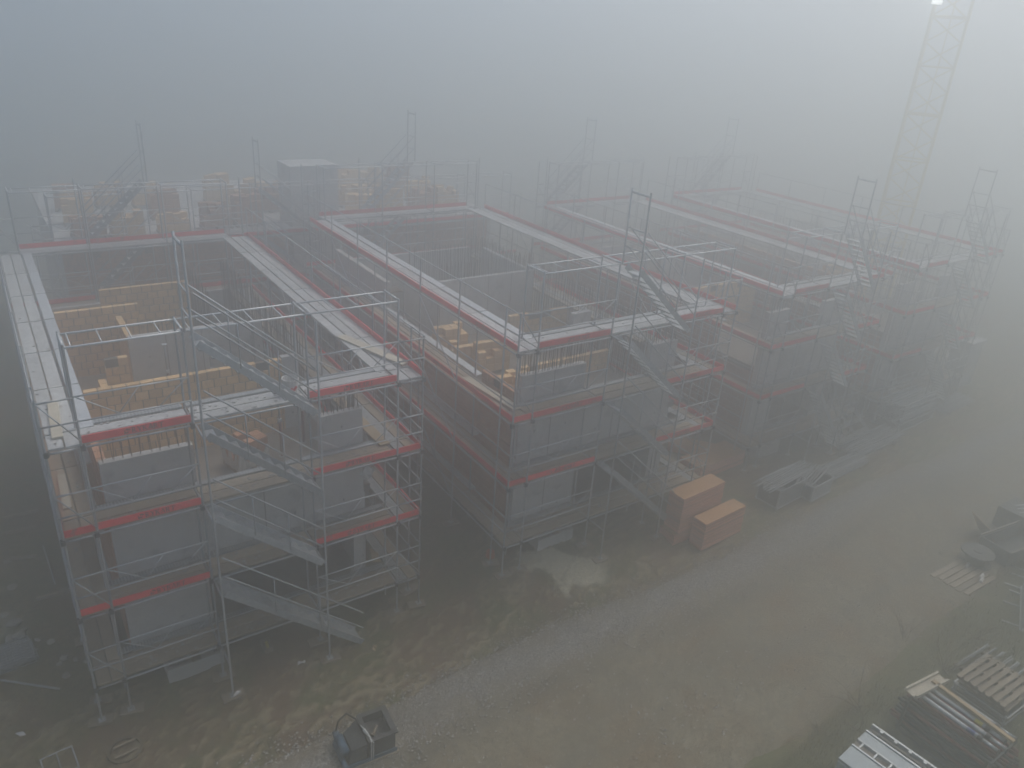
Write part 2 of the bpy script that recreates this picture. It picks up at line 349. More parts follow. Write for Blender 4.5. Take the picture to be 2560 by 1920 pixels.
# ------------------------------------------------------------------ lettering
def strokes(ch):
    S = []
    def st(a, b, w): S.append((a, b, w))
    t, k = 0.085, 0.16
    if ch == 'R':
        st((0.12, 0), (0.12, 1), k); st((0, 0.03), (0.26, 0.03), 0.06); st((0, 0.97), (0.3, 0.97), 0.06)
        arc = [(0.28+0.27*math.cos(q), 0.74+0.22*math.sin(q)) for q in np.linspace(math.pi/2, -math.pi/2, 7)]
        for a, b in zip(arc, arc[1:]): st(a, b, 0.13)
        st((0.12, 0.96), (0.3, 0.96), t); st((0.12, 0.52), (0.3, 0.52), t); st((0.3, 0.52), (0.62, 0), k); st((0.52, 0.03), (0.74, 0.03), 0.06)
    if ch == 'Y':
        st((0.05, 1), (0.38, 0.5), k); st((0.72, 1), (0.38, 0.5), t); st((0.38, 0.52), (0.38, 0), k); st((-0.04, 0.97), (0.2, 0.97), 0.06); st((0.58, 0.97), (0.82, 0.97), 0.06); st((0.24, 0.03), (0.52, 0.03), 0.06)
    if ch == 'K':
        st((0.12, 0), (0.12, 1), k); st((0, 0.03), (0.26, 0.03), 0.06); st((0, 0.97), (0.26, 0.97), 0.06); st((0.64, 1), (0.16, 0.45), t); st((0.3, 0.6), (0.68, 0), k); st((0.5, 0.97), (0.78, 0.97), 0.06); st((0.56, 0.03), (0.8, 0.03), 0.06)
    if ch == 'A':
        st((0.06, 0), (0.38, 1), t); st((0.72, 0), (0.4, 1), k); st((0.18, 0.34), (0.6, 0.34), 0.07); st((-0.05, 0.03), (0.2, 0.03), 0.06); st((0.56, 0.03), (0.85, 0.03), 0.06)
    if ch == 'T':
        st((0.36, 0), (0.36, 1), k); st((0, 0.96), (0.72, 0.96), 0.08); st((0.02, 1), (0.02, 0.74), 0.06); st((0.7, 1), (0.7, 0.74), 0.06); st((0.22, 0.03), (0.5, 0.03), 0.06)
    return S
def lettering_mesh():
    b = MB(); x = 0; h = 0.115
    for ch in 'RYKART':
        for a, c, w in strokes(ch):
            a = Vector(a); c = Vector(c); d = (c-a).normalized(); p = Vector((-d.y, d.x))*w/2
            q = [a+p, a-p, c-p, c+p]
            b.quad(*[((x+v.x)*h, 0, v.y*h) for v in q])
        x += {'R': 0.88, 'Y': 0.85, 'K': 0.9, 'A': 0.88, 'T': 0.8}[ch]
    # the little mark of squares ahead of the word
    for (sx, sz, s) in ((-1.25, 0.0, 0.34), (-0.86, 0.08, 0.28), (-0.86, 0.62, 0.34), (-0.5, 0.55, 0.28), (-1.2, 0.45, 0.2)):
        b.quad((sx*h, 0, sz*h), ((sx+s)*h, 0, sz*h), ((sx+s)*h, 0, (sz+s)*h), (sx*h, 0, (sz+s)*h))
    return b.mesh('lettering', 'letter')
LET = lettering_mesh()

# ------------------------------------------------------------------ scaffold
WD = 0.64; WF = 0.74
def toe(parent, a, b, z, out, text=False):
    """a red board on edge from a to b, its outer face towards out"""
    a = Vector(a); b = Vector(b); d = b-a; L = d.length; ang = math.atan2(d.y, d.x)
    k = ('toe', round(L, 2))
    if k not in CACHE: CACHE[k] = MB().box((-L/2, -0.014, 0), (L/2, 0.014, 0.155)).mesh('toe_board', 'red')
    c = (a+b)/2; X = T(c.x, c.y, z) @ RZ(ang + random.uniform(-0.004, 0.004))
    o = link('toe_board', CACHE[k], parent, X)
    if text:
        # local -y must face outwards
        n = RZ(ang) @ Vector((0, -1, 0)); flip = n.dot(Vector(out)) < 0
        link('lettering', LET, o, X @ (RZ(math.pi) if flip else Matrix()) @ T(-0.12 if L > 2 else -0.2, -0.0175, 0.02))
    return o
def guard_frame_mesh(L):
    k = ('gf', round(L, 2))
    if k not in CACHE:
        b = MB(); r = 0.017
        b.tube((0, 0, 0.5), (L, 0, 0.5), 0.018); b.tube((0, 0, 1.02), (L, 0, 1.02), 0.018)
        b.tube((0.06, 0, 1.0), (L*0.36, 0, 0.52), 0.012, 5); b.tube((L*0.36, 0, 0.52), (L*0.55, 0, 1.0), 0.012, 5)
        b.tube((L*0.72, 0, 0.52), (L-0.06, 0, 1.0), 0.012, 5)
        CACHE[k] = b.mesh('guard_frame', 'steel_pale', True)
    return CACHE[k]
def along(a, b, z):
    d = Vector(b)-Vector(a); return T(a[0], a[1], z) @ RZ(math.atan2(d.y, d.x)), d.length

def scaffold(label, x0, x1, y0, y1, xs, LV, base, nbays=6, stair=True, text=(), bare=(), sides='LRFB', group='pipe scaffolds round the unfinished houses'):
    """a ring of scaffold; xs are the front upright positions, LV the four deck heights"""
    S = thing('scaffold', label, 'scaffold', (x0, y0, base), group)
    ys = [y0, y0+WD] + [y0+WD+(y1-y0-2*WD)*i/nbays for i in range(1, nbays)] + [y1-WD, y1]
    L5 = LV[3]+2.0; GR = LV[3]+1.06
    def foot(x, y):
        g_ = float(gz(x, y)) if y < 8 else base
        link('base_plate', bevbox('base_plate', 0.15, 0.15, 0.012, 'steel'), S, T(x, y, g_+0.055))
        link('sole_board', bevbox('sole_board', 0.5, 0.28, 0.05, 'timber_old'), S, T(x+random.uniform(-0.08, 0.08), y, g_+0.004) @ RZ(random.uniform(-0.3, 0.3)))
    def pole(x, y, top, feet=False):
        g_ = float(gz(x, y)) if y < 8 else base
        tube('upright_pole', S, (x, y, g_+0.06), (x, y, top), 0.0255)
        if feet: foot(x, y)
    for i, x in enumerate(xs):
        if 'F' in sides:
            cx = i in (0, len(xs)-1)
            pole(x, y0, GR if cx else L5+0.06, True)
            if not cx: pole(x, y0+WF, L5+0.06)
        if 'B' in sides:
            pole(x, y1, L5+0.06)
            if i not in (0, len(xs)-1): pole(x, y1-WF, L5+0.06)
    if 'F' in sides and y0 < 5:
        for x in xs:
            for z in LV: link('coupler', bevbox('coupler', 0.085, 0.10, 0.11, 'dark'), S, T(x+random.choice((-0.02, 0.02)), y0, z-0.14) @ RZ(random.uniform(-0.3, 0.3)))
    for y in ys[1:-1]:
        if 'L' in sides: pole(x0, y, GR, y < 6)
        if 'R' in sides: pole(x1, y, GR, y < 1)
    for y in ys[2:-2]:
        if 'L' in sides: pole(x0+WD, y, LV[3]-0.05)
        if 'R' in sides: pole(x1-WD, y, LV[3]-0.05)
    ia, ib = 2, 3                                               # the stair bay
    def plank(lo, hi, z, m):
        name = 'deck_plank'
        j = random.uniform(-0.006, 0.006)
        block(name, S, (lo[0]+0.01, lo[1]+0.01, z-0.05+j), (hi[0]-0.01, hi[1]-0.01, z+j), m, random.uniform(-0.002, 0.002))
    for li, z in enumerate(LV):
        wood = 'frost' if li == 3 else 'wood'  # top level takes the plywood copy with sky brightness in its colour
        for fy, sgn, key in ((y0, 1, 'F'), (y1, -1, 'B')):
            if key not in sides: continue
            for i in range(1, len(xs)-2):
                a, b = xs[i]+0.03, xs[i+1]-0.03; st = (i == ia and key == 'F')
                q = lambda u, v: (min(fy+sgn*u, fy+sgn*v), max(fy+sgn*u, fy+sgn*v))
                e = q(0.045, 0.375); plank((a, e[0]), (b, e[1]), z, wood)
                e = q(0.385, WF-0.025)
                if st or key == 'F': plank((a, e[0]), (b, e[1]), z, wood)
                else: plank((a, e[0]), (b, e[1]), z+0.004, 'perf')
                if st or key == 'F': 
                    e = q(WF+0.025, WF+0.22); plank((a, e[0]), (b, e[1]), z+0.01, 'perf')
                tube('ledger_tube', S, (xs[i], fy, z-0.085), (xs[i+1], fy, z-0.085))
                tube('ledger_tube', S, (xs[i], fy+sgn*WF, z-0.085), (xs[i+1], fy+sgn*WF, z-0.085))
                if not st:
                    X, L = along((xs[i], fy-sgn*0.03), (xs[i+1], fy-sgn*0.03), z)
                    link('guard_frame', guard_frame_mesh(L), S, X)
                    if li: toe(S, (a, fy+sgn*0.02), (b, fy+sgn*0.02), z+0.004, (0, -sgn, 0), (key, i, li) in text)
            for i in (0, len(xs)-2):                            # short ends
                tube('ledger_tube', S, (xs[i], fy, z-0.085), (xs[i+1], fy, z-0.085))
                for dz in (0.5, 1.0): tube('guard_rail', S, (xs[i], fy-sgn*0.03, z+dz), (xs[i+1], fy-sgn*0.03, z+dz), 0.02)
                tube('brace', S, (xs[i], fy-sgn*0.045, z+1.0), (xs[i+1], fy-sgn*0.045, z+0.1), 0.014)
                if li in (1, 2): toe(S, (xs[i]+0.03, fy+sgn*0.02), (xs[i+1]-0.03, fy+sgn*0.02), z+0.004, (0, -sgn, 0))
            for i in range(1, len(xs)-1): tube('transom', S, (xs[i], fy, z-0.035), (xs[i], fy+sgn*WF, z-0.035), 0.022)
        for fx, sgn, key in ((x0, 1, 'L'), (x1, -1, 'R')):
            if key not in sides: continue
            for j in range(len(ys)-1):
                a, b = ys[j]+0.015, ys[j+1]-0.015
                if j == len(ys)-2 and 'B' in sides: continue
                q = lambda u, v: (min(fx+sgn*u, fx+sgn*v), max(fx+sgn*u, fx+sgn*v))
                lowperf = (key == 'R' and li < 3) or (key == 'L' and li == 3 and j % 9 == 8)
                e = q(0.05, 0.335); plank((e[0], a), (e[1], b), z, wood)
                e = q(0.345, WD-0.015); plank((e[0], a), (e[1], b), z, 'perf' if lowperf else wood)
                if 0 < j < len(ys)-2 and (li == 3 or (li < 3 and j > 1)):
                    e = q(WD+0.03, WD+0.30); plank((e[0], a), (e[1], b), z+0.02, 'steel_pale' if key == 'L' else ('frost' if li == 3 else 'timber_old'))  # 'frost' is the plywood copy with sky brightness in its colour
                tube('ledger_tube', S, (fx, ys[j], z-0.085), (fx, ys[j+1], z-0.085))
                if 0 < j: tube('transom', S, (fx, ys[j], z-0.035), (fx+sgn*WD, ys[j], z-0.035), 0.022)
                for dz in ((0.5, 1.0) if li < 3 else (1.03,)):
                    tube('guard_rail', S, (fx-sgn*0.03, ys[j], z+dz), (fx-sgn*0.03, ys[j+1], z+dz), 0.018)
                if li and (key, li) not in bare: toe(S, (fx+sgn*0.02, a), (fx+sgn*0.02, b), z+0.004, (-sgn, 0, 0), (key, j, li) in text)
                if j in (2, 5) and li: tube('brace', S, (fx-sgn*0.045, ys[j], LV[li-1]+0.05), (fx-sgn*0.045, ys[j+1], z-0.1), 0.02)
    for fy, sgn, key in ((y0, 1, 'F'), (y1, -1, 'B')):          # open ladder frames on top
        if key not in sides: continue
        for i in range(1, len(xs)-2):
            tube('top_ledger', S, (xs[i], fy, L5), (xs[i+1], fy, L5), 0.024, 'steel_pale')
            tube('top_ledger', S, (xs[i], fy+sgn*WF, L5), (xs[i+1], fy+sgn*WF, L5), 0.024, 'steel_pale')
            n = 4
            for k in range(n):
                x = xs[i]+(xs[i+1]-xs[i])*(k+0.25)/n
                tube('rung', S, (x, fy, L5), (x, fy+sgn*WF, L5), 0.014, 'steel_pale')
        for i in range(1, len(xs)-1): tube('transom', S, (xs[i], fy, L5+0.03), (xs[i], fy+sgn*WF, L5+0.03), 0.024, 'steel_pale')
    return S

def flight_mesh(dx, dz, wy):
    b = MB(); L = math.hypot(dx, dz); X = Matrix.Rotation(math.atan2(dz, dx), 4, 'Y')
    b.box((0, 0, -0.075), (L, 0.035, 0.075), X); b.box((0, wy-0.035, -0.075), (L, wy, 0.075), X)
    return b
def stair(label, xc, xd, yf, LV, base, out=-1, fine=True, mir=1):
    """a stair tower standing outside the scaffold face yf; out is -1 to the road, 1 to the back"""
    S = thing('scaffold_stair', label, 'stairs', (xc, yf+out*0.74, base), 'outside stair towers of the scaffolds')
    yo = yf+out*0.74; yi = yf+out*0.05; L5 = LV[3]+2.0
    for x, top in ((xc+mir*0.03, L5+2.0), (xd-mir*0.03, L5+0.1)):
        g_ = float(gz(x, yo)) if out < 0 else base
        tube('upright_pole', S, (x, yo, g_+0.06), (x, yo, top), 0.0255)
        link('base_plate', bevbox('base_plate', 0.15, 0.15, 0.012, 'steel'), S, T(x, yo, g_+0.055))
        link('sole_board', bevbox('sole_board', 0.5, 0.28, 0.05, 'timber_old'), S, T(x, yo, g_+0.004))
    tube('upright_pole', S, (xc+mir*0.03, yi, L5), (xc+mir*0.03, yi, L5+2.0), 0.0255)
    tube('transom', S, (xc+mir*0.03, yo, L5+1.9), (xc+mir*0.03, yi, L5+1.9), 0.03)
    for z in (L5+0.5, L5+1.0): tube('guard_rail', S, (xc+mir*0.03, yo, z), (xc+mir*0.03, yi, z), 0.018)
    for z in LV: 
        for x in (xc+mir*0.03, xd-mir*0.03): tube('transom', S, (x, yo, z-0.06), (x, yi, z-0.06), 0.022)
    tops = [L5]+LV[::-1]
    wy = 0.58; ylo = min(yo, yi)+0.05
    for k in range(4):
        z1, z0 = tops[k], tops[k+1]; run = (xd-xc-mir*0.2)
        if k == 3:
            pass
        xa, dz, dx = xc+mir*0.12, z1-z0, run
        if k == 3: dz = z1-base-0.12; dx = run*dz/2.0*0.98
        o = link('stair_flight', flight_mesh(dx, dz, wy).mesh('stair_flight', 'steel'), S, T(xa, ylo, z1-0.03))
        n = 10 if k < 3 else 15
        tb = MB()
        for i in range(n):
            q = (i+0.5)/n; p = (xa+dx*q, ylo+wy/2, z1-0.10-dz*q)
            if fine: link('tread', bevbox('tread', 0.20, wy-0.07, 0.03, 'perf'), o, T(*p))
            else: tb.box((p[0]-0.1-xa, 0.035, p[2]-z1), (p[0]+0.1-xa, wy-0.035, p[2]-z1+0.03))
        if not fine: link('tread_run', tb.mesh('tread_run', 'perf'), o, T(xa, ylo, z1))['kind'] = 'stuff'
        for ys_ in ((yo,) if k else (yo, yi)):
            for h in (0.5, 1.0): tube('handrail', S, (xa, ys_, z1+h), (xa+dx, ys_, z1-dz+h), 0.019)
            for q in (0.33, 0.66): tube('rail_post', S, (xa+dx*q, ys_, z1-dz*q), (xa+dx*q, ys_, z1-dz*q+1.0), 0.014)
    return S

B1 = dict(x0=0.0, x1=8.02, y0=0.0, y1=14.8, xs=[0, 0.61, 2.68, 5.15, 7.35, 8.02], LV=[1.05, 3.03, 5.03, 7.05], base=0.0)
B2 = dict(x0=10.5, x1=18.65, y0=-0.44, y1=14.95, xs=[10.5, 11.12, 13.60, 16.0, 18.08, 18.65], LV=[1.38, 3.37, 5.37, 7.40], base=0.32)
B3 = dict(x0=22.3, x1=28.95, y0=0.59, y1=15.4, xs=[22.3, 22.92, 24.9, 26.7, 28.35, 28.95], LV=[1.05, 3.05, 5.05, 7.05], base=0.0)
B4 = dict(x0=31.0, x1=37.8, y0=0.7, y1=15.5, xs=[31.0, 31.6, 33.2, 35.3, 37.2, 37.8], LV=[1.05, 3.05, 5.05, 7.05], base=0.0)
scaffold('pipe scaffold with red toe boards round the nearest, leftmost house', text={('F', 1, 1), ('F', 1, 2), ('F', 1, 3), ('F', 3, 1), ('F', 3, 2), ('F', 3, 3)}, bare=(('L', 3), ('L', 1)), **B1)
scaffold('pipe scaffold with red toe boards round the second house from the left', text={('F', 1, 1), ('F', 1, 2), ('F', 1, 3), ('F', 3, 1), ('F', 3, 2), ('F', 3, 3), ('L', 1, 3), ('L', 3, 3), ('L', 2, 2)}, **B2)
scaffold('foggy pipe scaffold round the third house from the left', text={('F', 1, 3)}, **B3)
scaffold('faintest pipe scaffold round the fourth, rightmost house', **B4)
stair('stair tower climbing the road side of the nearest scaffold', 2.68, 5.15, 0.0, B1['LV'], 0.0)
stair('stair tower on the road side of the second scaffold', 13.6, 16.0, -0.44, B2['LV'], 0.30)
stair('hazy stair tower on the road side of the third scaffold', 24.9, 26.7, 0.59, B3['LV'], 0.0, fine=False)
stair('barely visible stair tower on the road side of the rightmost scaffold', 33.2, 35.3, 0.7, B4['LV'], 0.0, fine=False)
for nm, b, xb_ in (('nearest', B1, 4.9), ('second', B2, 15.5), ('third', B3, 25.6), ('rightmost', B4, 36.0)):
    stair('stair tower with tall frame on the far side of the %s scaffold' % nm, xb_, xb_-2.3, b['y1'], b['LV'], b['base'], out=1, fine=False, mir=-1)

# ------------------------------------------------------------------ houses
BL, BH = 0.33, 0.25
def brick_wall(parent, a, b, thick, z0, z1, single=True, m='brick', ragged=True):
    """a wall from a to b (plan points on its visible face); bricks stand proud of a mortar core"""
    a = Vector((a[0], a[1], 0)); b = Vector((b[0], b[1], 0)); d = b-a; L = d.length; ang = math.atan2(d.y, d.x)
    rows = int(round((z1-z0)/BH)); X = T(a.x, a.y, z0) @ RZ(ang)
    core = link('brick_wall', MB().box((0.02, 0.02, 0), (L-0.02, thick-0.02, rows*BH-0.03)).mesh('brick_wall', 'mortar'), parent, X)
    allb = MB(); k = ('brick', m)
    if k not in CACHE: CACHE[k] = bevbox('brick', BL-0.014, thick, BH-0.014, m)
    for r in range(rows):
        off = -BL/2 if r % 2 else 0.0; x = off
        while x < L-0.02:
            s, e = max(x, 0), min(x+BL, L); x += BL
            if e-s < 0.06: continue
            if ragged and r == rows-1 and random.random() < 0.12: continue
            j = random.uniform(-0.006, 0.006)
            if single:
                full = e-s > BL-0.02
                me_ = bevbox('brick', BL-0.026, thick+0.002, BH-0.024, m) if full else bevbox('brick', round(e-s-0.026, 2), thick+0.002, BH-0.024, m)
                link('brick', me_, core, X @ T((s+e)/2, thick/2+j, r*BH))
            else: allb.box((s+0.012, j, r*BH), (e-0.012, thick+j, r*BH+BH-0.024))
    if not single:
        o = link('bricks', allb.mesh('bricks', m), core, X); o['kind'] = 'stuff'
    return core
def conc(parent, lo, hi, m='concrete', name='concrete_wall', holes=True):
    o = block(name, parent, lo, hi, m)
    if holes and hi[2]-lo[2] > 1.2:                              # panel joints and tie holes on the face to the road
        n = max(1, int((hi[0]-lo[0])/1.0)); f = MB()
        for i in range(1, n):
            x = lo[0]+(hi[0]-lo[0])*i/n; f.box((x-0.011, lo[1]-0.004, lo[2]+0.01), (x+0.011, lo[1]+0.001, hi[2]-0.01))
        if f.v: link('panel_joint', f.mesh('panel_joint', 'mortar'), o, Matrix())
        for i in range(n):
            for z in (lo[2]+0.45, lo[2]+1.5, lo[2]+2.6, lo[2]+3.7, lo[2]+4.7):
                if z < hi[2]-0.15:
                    x = lo[0]+(hi[0]-lo[0])*(i+0.5)/n
                    link('tie_hole', bevbox('tie_hole', 0.035, 0.006, 0.07, 'dark'), o, T(x, lo[1]-0.0035, z))
    return o
def rebar(parent, a, b, z0, z1, step=0.15, rows=2, gap=0.14, hook=False):
    m = MB(); a = Vector((*a, 0)); b = Vector((*b, 0)); n = max(1, int((b-a).length/step)); d = (b-a).normalized(); p = Vector((-d.y, d.x, 0))
    for i in range(n+1):
        for r in range(rows):
            c = a+(b-a)*(i/n)+p*(r*gap)+Vector((random.uniform(-0.02, 0.02), random.uniform(-0.02, 0.02), 0))
            t = Vector((random.uniform(-0.04, 0.04), random.uniform(-0.04, 0.04), 0)); h = z1+random.uniform(-0.12, 0.12)
            m.tube((c.x, c.y, z0), (c.x+t.x, c.y+t.y, h), 0.009, 4, cap=False)
            if hook and r == 0: m.tube((c.x+t.x, c.y+t.y, h), (c.x+t.x+p.x*gap, c.y+t.y+p.y*gap, h), 0.009, 4, cap=False)
    o = link('rebar', m.mesh('rebar', 'rebar'), parent); o['kind'] = 'stuff'; return o

# --- nearest house
Hs = thing('unfinished_house', 'nearest unfinished house with tan brick walls inside grey concrete front panels', 'house', (0.9, 1.0, 0), 'row of unfinished houses')
FL, TP = 3.7, 5.97
block('floor_slab', Hs, (0.95, 1.02, 3.48), (7.05, 13.9, FL), 'slab')
block('floor_slab', Hs, (0.95, 1.02, 0.45), (7.05, 13.9, 0.7), 'slab')
conc(Hs, (0.92, 1.0, 0.7), (2.80, 1.2, TP)); rebar(Hs, (1.0, 1.06), (2.72, 1.06), TP-0.05, TP+0.55, 0.19, 2, 0.09, True)
conc(Hs, (2.803, 1.003, 2.95), (5.74, 1.2, 4.55))
conc(Hs, (5.743, 1.0, 2.95), (6.86, 1.2, TP)); rebar(Hs, (5.85, 1.06), (6.8, 1.06), TP-0.05, TP+0.3, 0.13, 2, 0.09, True)
conc(Hs, (6.55, 1.003, 0.7), (6.8, 1.25, 2.95), name='concrete_column')
rebar(Hs, (6.45, 1.3), (6.8, 1.3), TP-0.4, TP+0.9, 0.06, 3, 0.1)
block('dark_inner_wall', Hs, (2.85, 3.0, 0.7), (6.9, 3.2, 3.48), 'concrete')
brick_wall(Hs, (0.9, 13.9), (0.9, 1.205), 0.18, 0.7, TP, single=False, m='brick_red')
brick_wall(Hs, (1.1, 4.86), (6.12, 4.86), 0.18, FL, TP)
brick_wall(Hs, (1.1, 11.1), (3.5, 11.1), 0.18, FL, TP)
brick_wall(Hs, (2.6, 12.9), (5.5, 12.9), 0.18, FL, TP)
brick_wall(Hs, (1.85, 6.75), (2.45, 6.75), 0.2, FL, TP-0.1, single=False)
brick_wall(Hs, (1.62, 6.7), (1.62, 5.1), 0.18, FL, TP-0.4, single=False)
brick_wall(Hs, (2.75, 10.9), (2.75, 8.45), 0.18, FL, TP-0.2, single=False)
conc(Hs, (2.7, 8.2, FL), (5.75, 8.4, TP-0.05)); conc(Hs, (6.12, 4.9, FL), (6.6, 5.1, TP)); conc(Hs, (5.78, 7.85, FL), (6.1, 8.15, TP+0.02), name='concrete_column')
conc(Hs, (6.2, 7.75, FL), (6.45, 8.0, TP+0.05), name='concrete_column')
conc(Hs, (6.85, 1.35, 0.7), (7.05, 13.9, 3.48)); conc(Hs, (6.85, 5.2, FL), (7.05, 13.9, 4.5), holes=False)
rebar(Hs, (6.9, 5.4), (6.9, 13.8), 4.4, TP+0.35, 0.14, 2, 0.1); rebar(Hs, (5.6, 10.5), (5.6, 13.5), FL, TP+0.3, 0.16, 2, 0.1)
conc(Hs, (1.2, 13.7, 0.7), (7.0, 13.9, 5.2), holes=False)
rebar(Hs, (3.4, 10.95), (5.6, 10.95), FL, 5.3, 0.12, 2, 0.1)
for (u, v, s) in ((600, 880, 0.5), (455, 905, 0.2)): pass

for (x, y, h, lab) in ((3.55, 7.6, 2.1, 'upright steel prop against the grey inner wall of the nearest house, left'), (4.75, 7.4, 2.0, 'upright steel prop against the grey inner wall of the nearest house, right'), (5.5, 3.4, 1.9, 'upright steel prop near the film wrapped brick pallet'), (6.3, 3.9, 1.8, 'upright steel prop beside the right inner pillar of the nearest house')):
    t = thing('upright_prop', lab, 'prop', (x, y, FL), 'props standing in the nearest house')
    tube('outer_tube', t, (x, y, FL+0.012), (x, y, FL+h*0.6), 0.038, 'rust_red'); tube('inner_tube', t, (x, y, FL+h*0.6), (x, y, FL+h), 0.028, 'steel')
    for z in (FL+0.001, FL+h): link('end_plate', bevbox('end_plate', 0.14, 0.14, 0.01, 'steel'), t, T(x, y, z))
    link('collar', bevbox('collar', 0.1, 0.1, 0.09, 'steel_pale'), t, T(x, y, FL+h*0.57))
# --- light wells at the foot of each house
def light_well(label, a, w, d, h):
    o = MB(); x, y, z = a; t = 0.08
    o.box((0, 0, 0), (w, t, h)); o.box((0, d-t, 0), (w, d, h)); o.box((0, t+0.002, 0), (t, d-t-0.002, h)); o.box((w-t, t+0.002, 0), (w, d-t-0.002, h)); o.box((t+.002, t+.002, 0.01), (w-t-.002, d-t-.002, 0.06))
    th = thing('light_well', label, 'light well', (x, y, z), 'concrete light wells at the house feet')
    link('concrete_box', o.mesh('concrete_box', 'concrete_pale'), th, T(x, y, z))
    link('cover_board', bevbox('cover_board', 0.22, d*1.05, 0.03, 'timber_old'), th, T(x+w*0.52, y+d/2, z+h+0.002))
    return th
light_well('pale concrete light well box under the nearest scaffold', (1.52, 0.40, -0.02), 1.3, 0.62, 0.42)
light_well('pale concrete light well box under the second scaffold', (12.1, 0.0, 0.28), 1.35, 0.55, 0.45)
light_well('hazy concrete light well box under the third scaffold', (23.4, 1.0, 0.0), 1.4, 0.6, 0.5)

# --- second house
Hs = thing('unfinished_house', 'second unfinished house with reddish brick side wall and concrete core', 'house', (11.4, 0.6, 0.3), 'row of unfinished houses')
FL2, TP2 = 4.02, 6.25
block('floor_slab', Hs, (11.45, 0.62, 3.8), (17.75, 14.0, FL2), 'slab'); block('floor_slab', Hs, (11.45, 0.62, 0.75), (17.75, 14.0, 1.0), 'slab')
conc(Hs, (11.42, 0.56, 1.0), (13.7, 0.78, 3.8)); conc(Hs, (11.42, 0.56, 3.802), (13.7, 0.78, TP2-0.12))
rebar(Hs, (11.5, 0.62), (13.65, 0.62), TP2-0.2, TP2+0.75, 0.1, 2, 0.1)
conc(Hs, (13.703, 0.563, 3.3), (16.3, 0.78, 4.85)); conc(Hs, (16.303, 0.56, 3.3), (17.4, 0.78, TP2)); rebar(Hs, (16.35, 0.62), (17.35, 0.62), TP2-0.1, TP2+0.6, 0.12, 2, 0.1)
conc(Hs, (16.9, 0.56, 1.0), (17.2, 0.78, 3.3), name='concrete_column')
block('dark_inner_wall', Hs, (13.4, 2.6, 1.0), (17.5, 2.8, 3.8), 'concrete')
brick_wall(Hs, (11.4, 14.0), (11.4, 0.8), 0.18, 1.0, 3.8, single=False, m='brick_red')
brick_wall(Hs, (11.4, 2.6), (11.4, 0.8), 0.18, 3.8, 5.6, single=False, m='brick_red')
brick_wall(Hs, (11.4, 9.2), (11.4, 2.7), 0.18, 3.8, 4.6, single=False, m='brick_red')
conc(Hs, (11.4, 9.3, 3.802), (11.6, 14.0, TP2), holes=False)
conc(Hs, (13.2, 8.45, FL2), (17.35, 8.65, TP2+0.05)); conc(Hs, (17.15, 8.655, FL2), (17.35, 12.0, TP2+0.05), holes=False); conc(Hs, (13.2, 8.655, FL2), (13.4, 12.5, TP2-0.3), holes=False)
rebar(Hs, (13.3, 8.5), (17.3, 8.5), TP2-0.1, TP2+0.7, 0.13, 2, 0.1); rebar(Hs, (13.3, 11.0), (17.2, 11.0), FL2, TP2+0.6, 0.16, 2, 0.1)
rebar(Hs, (17.5, 2.0), (17.5, 13.5), FL2, TP2+0.3, 0.16, 2, 0.1)
conc(Hs, (11.6, 13.8, 1.0), (17.7, 14.0, 5.8), holes=False); conc(Hs, (17.55, 0.8, 1.0), (17.75, 13.8, 3.8), holes=False)
brick_wall(Hs, (13.6, 3.6), (17.4, 3.6), 0.18, FL2, 4.8, single=False)
brick_wall(Hs, (14.8, 6.2), (17.4, 6.2), 0.18, FL2, 5.4, single=False)
conc(Hs, (16.4, 4.6, FL2), (17.2, 4.8, 5.9)); block('scaffold_board', Hs, (12.0, 11.5, 5.0), (15.0, 12.1, 5.05), 'timber')

# --- third, fourth
def plain_house(label, b, seed):
    random.seed(seed); x0, x1, y0, y1 = b['x0']+0.9, b['x1']-0.9, b['y0']+1.0, b['y1']-0.95; fl = b['LV'][1]+0.65; tp = fl+2.27; mid = (x0+x1)/2
    h = thing('unfinished_house', label, 'house', (x0, y0, 0), 'row of unfinished houses')
    block('floor_slab', h, (x0+0.03, y0+0.03, fl-0.22), (x1, y1, fl), 'slab'); block('floor_slab', h, (x0+0.03, y0+0.03, 0.45), (x1, y1, 0.7), 'slab')
    conc(h, (x0, y0, 0.7), (x0+1.3, y0+0.2, fl-0.22)); conc(h, (x0, y0, fl-0.218), (x0+1.2, y0+0.2, tp)); rebar(h, (x0+0.1, y0+0.06), (x0+1.2, y0+0.06), tp-0.1, tp+0.6, 0.14, 2, 0.1)
    conc(h, (x0+1.303, y0+0.003, 2.95), (mid+0.9, y0+0.2, 4.5)); conc(h, (mid+0.903, y0, 2.95), (x1-0.2, y0+0.2, tp))
    conc(h, (x1-0.6, y0, 0.7), (x1-0.3, y0+0.2, 2.95), name='concrete_column')
    block('dark_inner_wall', h, (x0+1.2, y0+2.2, 0.7), (x1-0.2, y0+2.4, fl-0.22), 'concrete')
    brick_wall(h, (x0, y1), (x0, y0+0.21), 0.18, 0.7, fl-0.22, single=False, m='brick_red')
    brick_wall(h, (x0, y1), (x0, y0+2.2), 0.18, fl-0.2, tp-0.4, single=False, m='brick_red')
    conc(h, (x0+1.6, y0+7.4, fl), (x1-0.5, y0+7.6, tp)); brick_wall(h, (x0+0.3, y0+3.9), (x1-0.8, y0+3.9), 0.18, fl, tp-0.2, single=False)
    rebar(h, (x0+1.6, y0+7.4), (x1-0.5, y0+7.4), tp-0.1, tp+0.7, 0.16, 2, 0.1); rebar(h, (x1-0.2, y0+1), (x1-0.2, y1-1), fl, tp+0.4, 0.2, 2, 0.1)
    conc(h, (x0+0.2, y1-0.2, 0.7), (x1, y1, fl+1.2), holes=False); conc(h, (x1-0.2, y0+0.25, 0.7), (x1, y1-0.2, fl-0.22), holes=False)
    return h
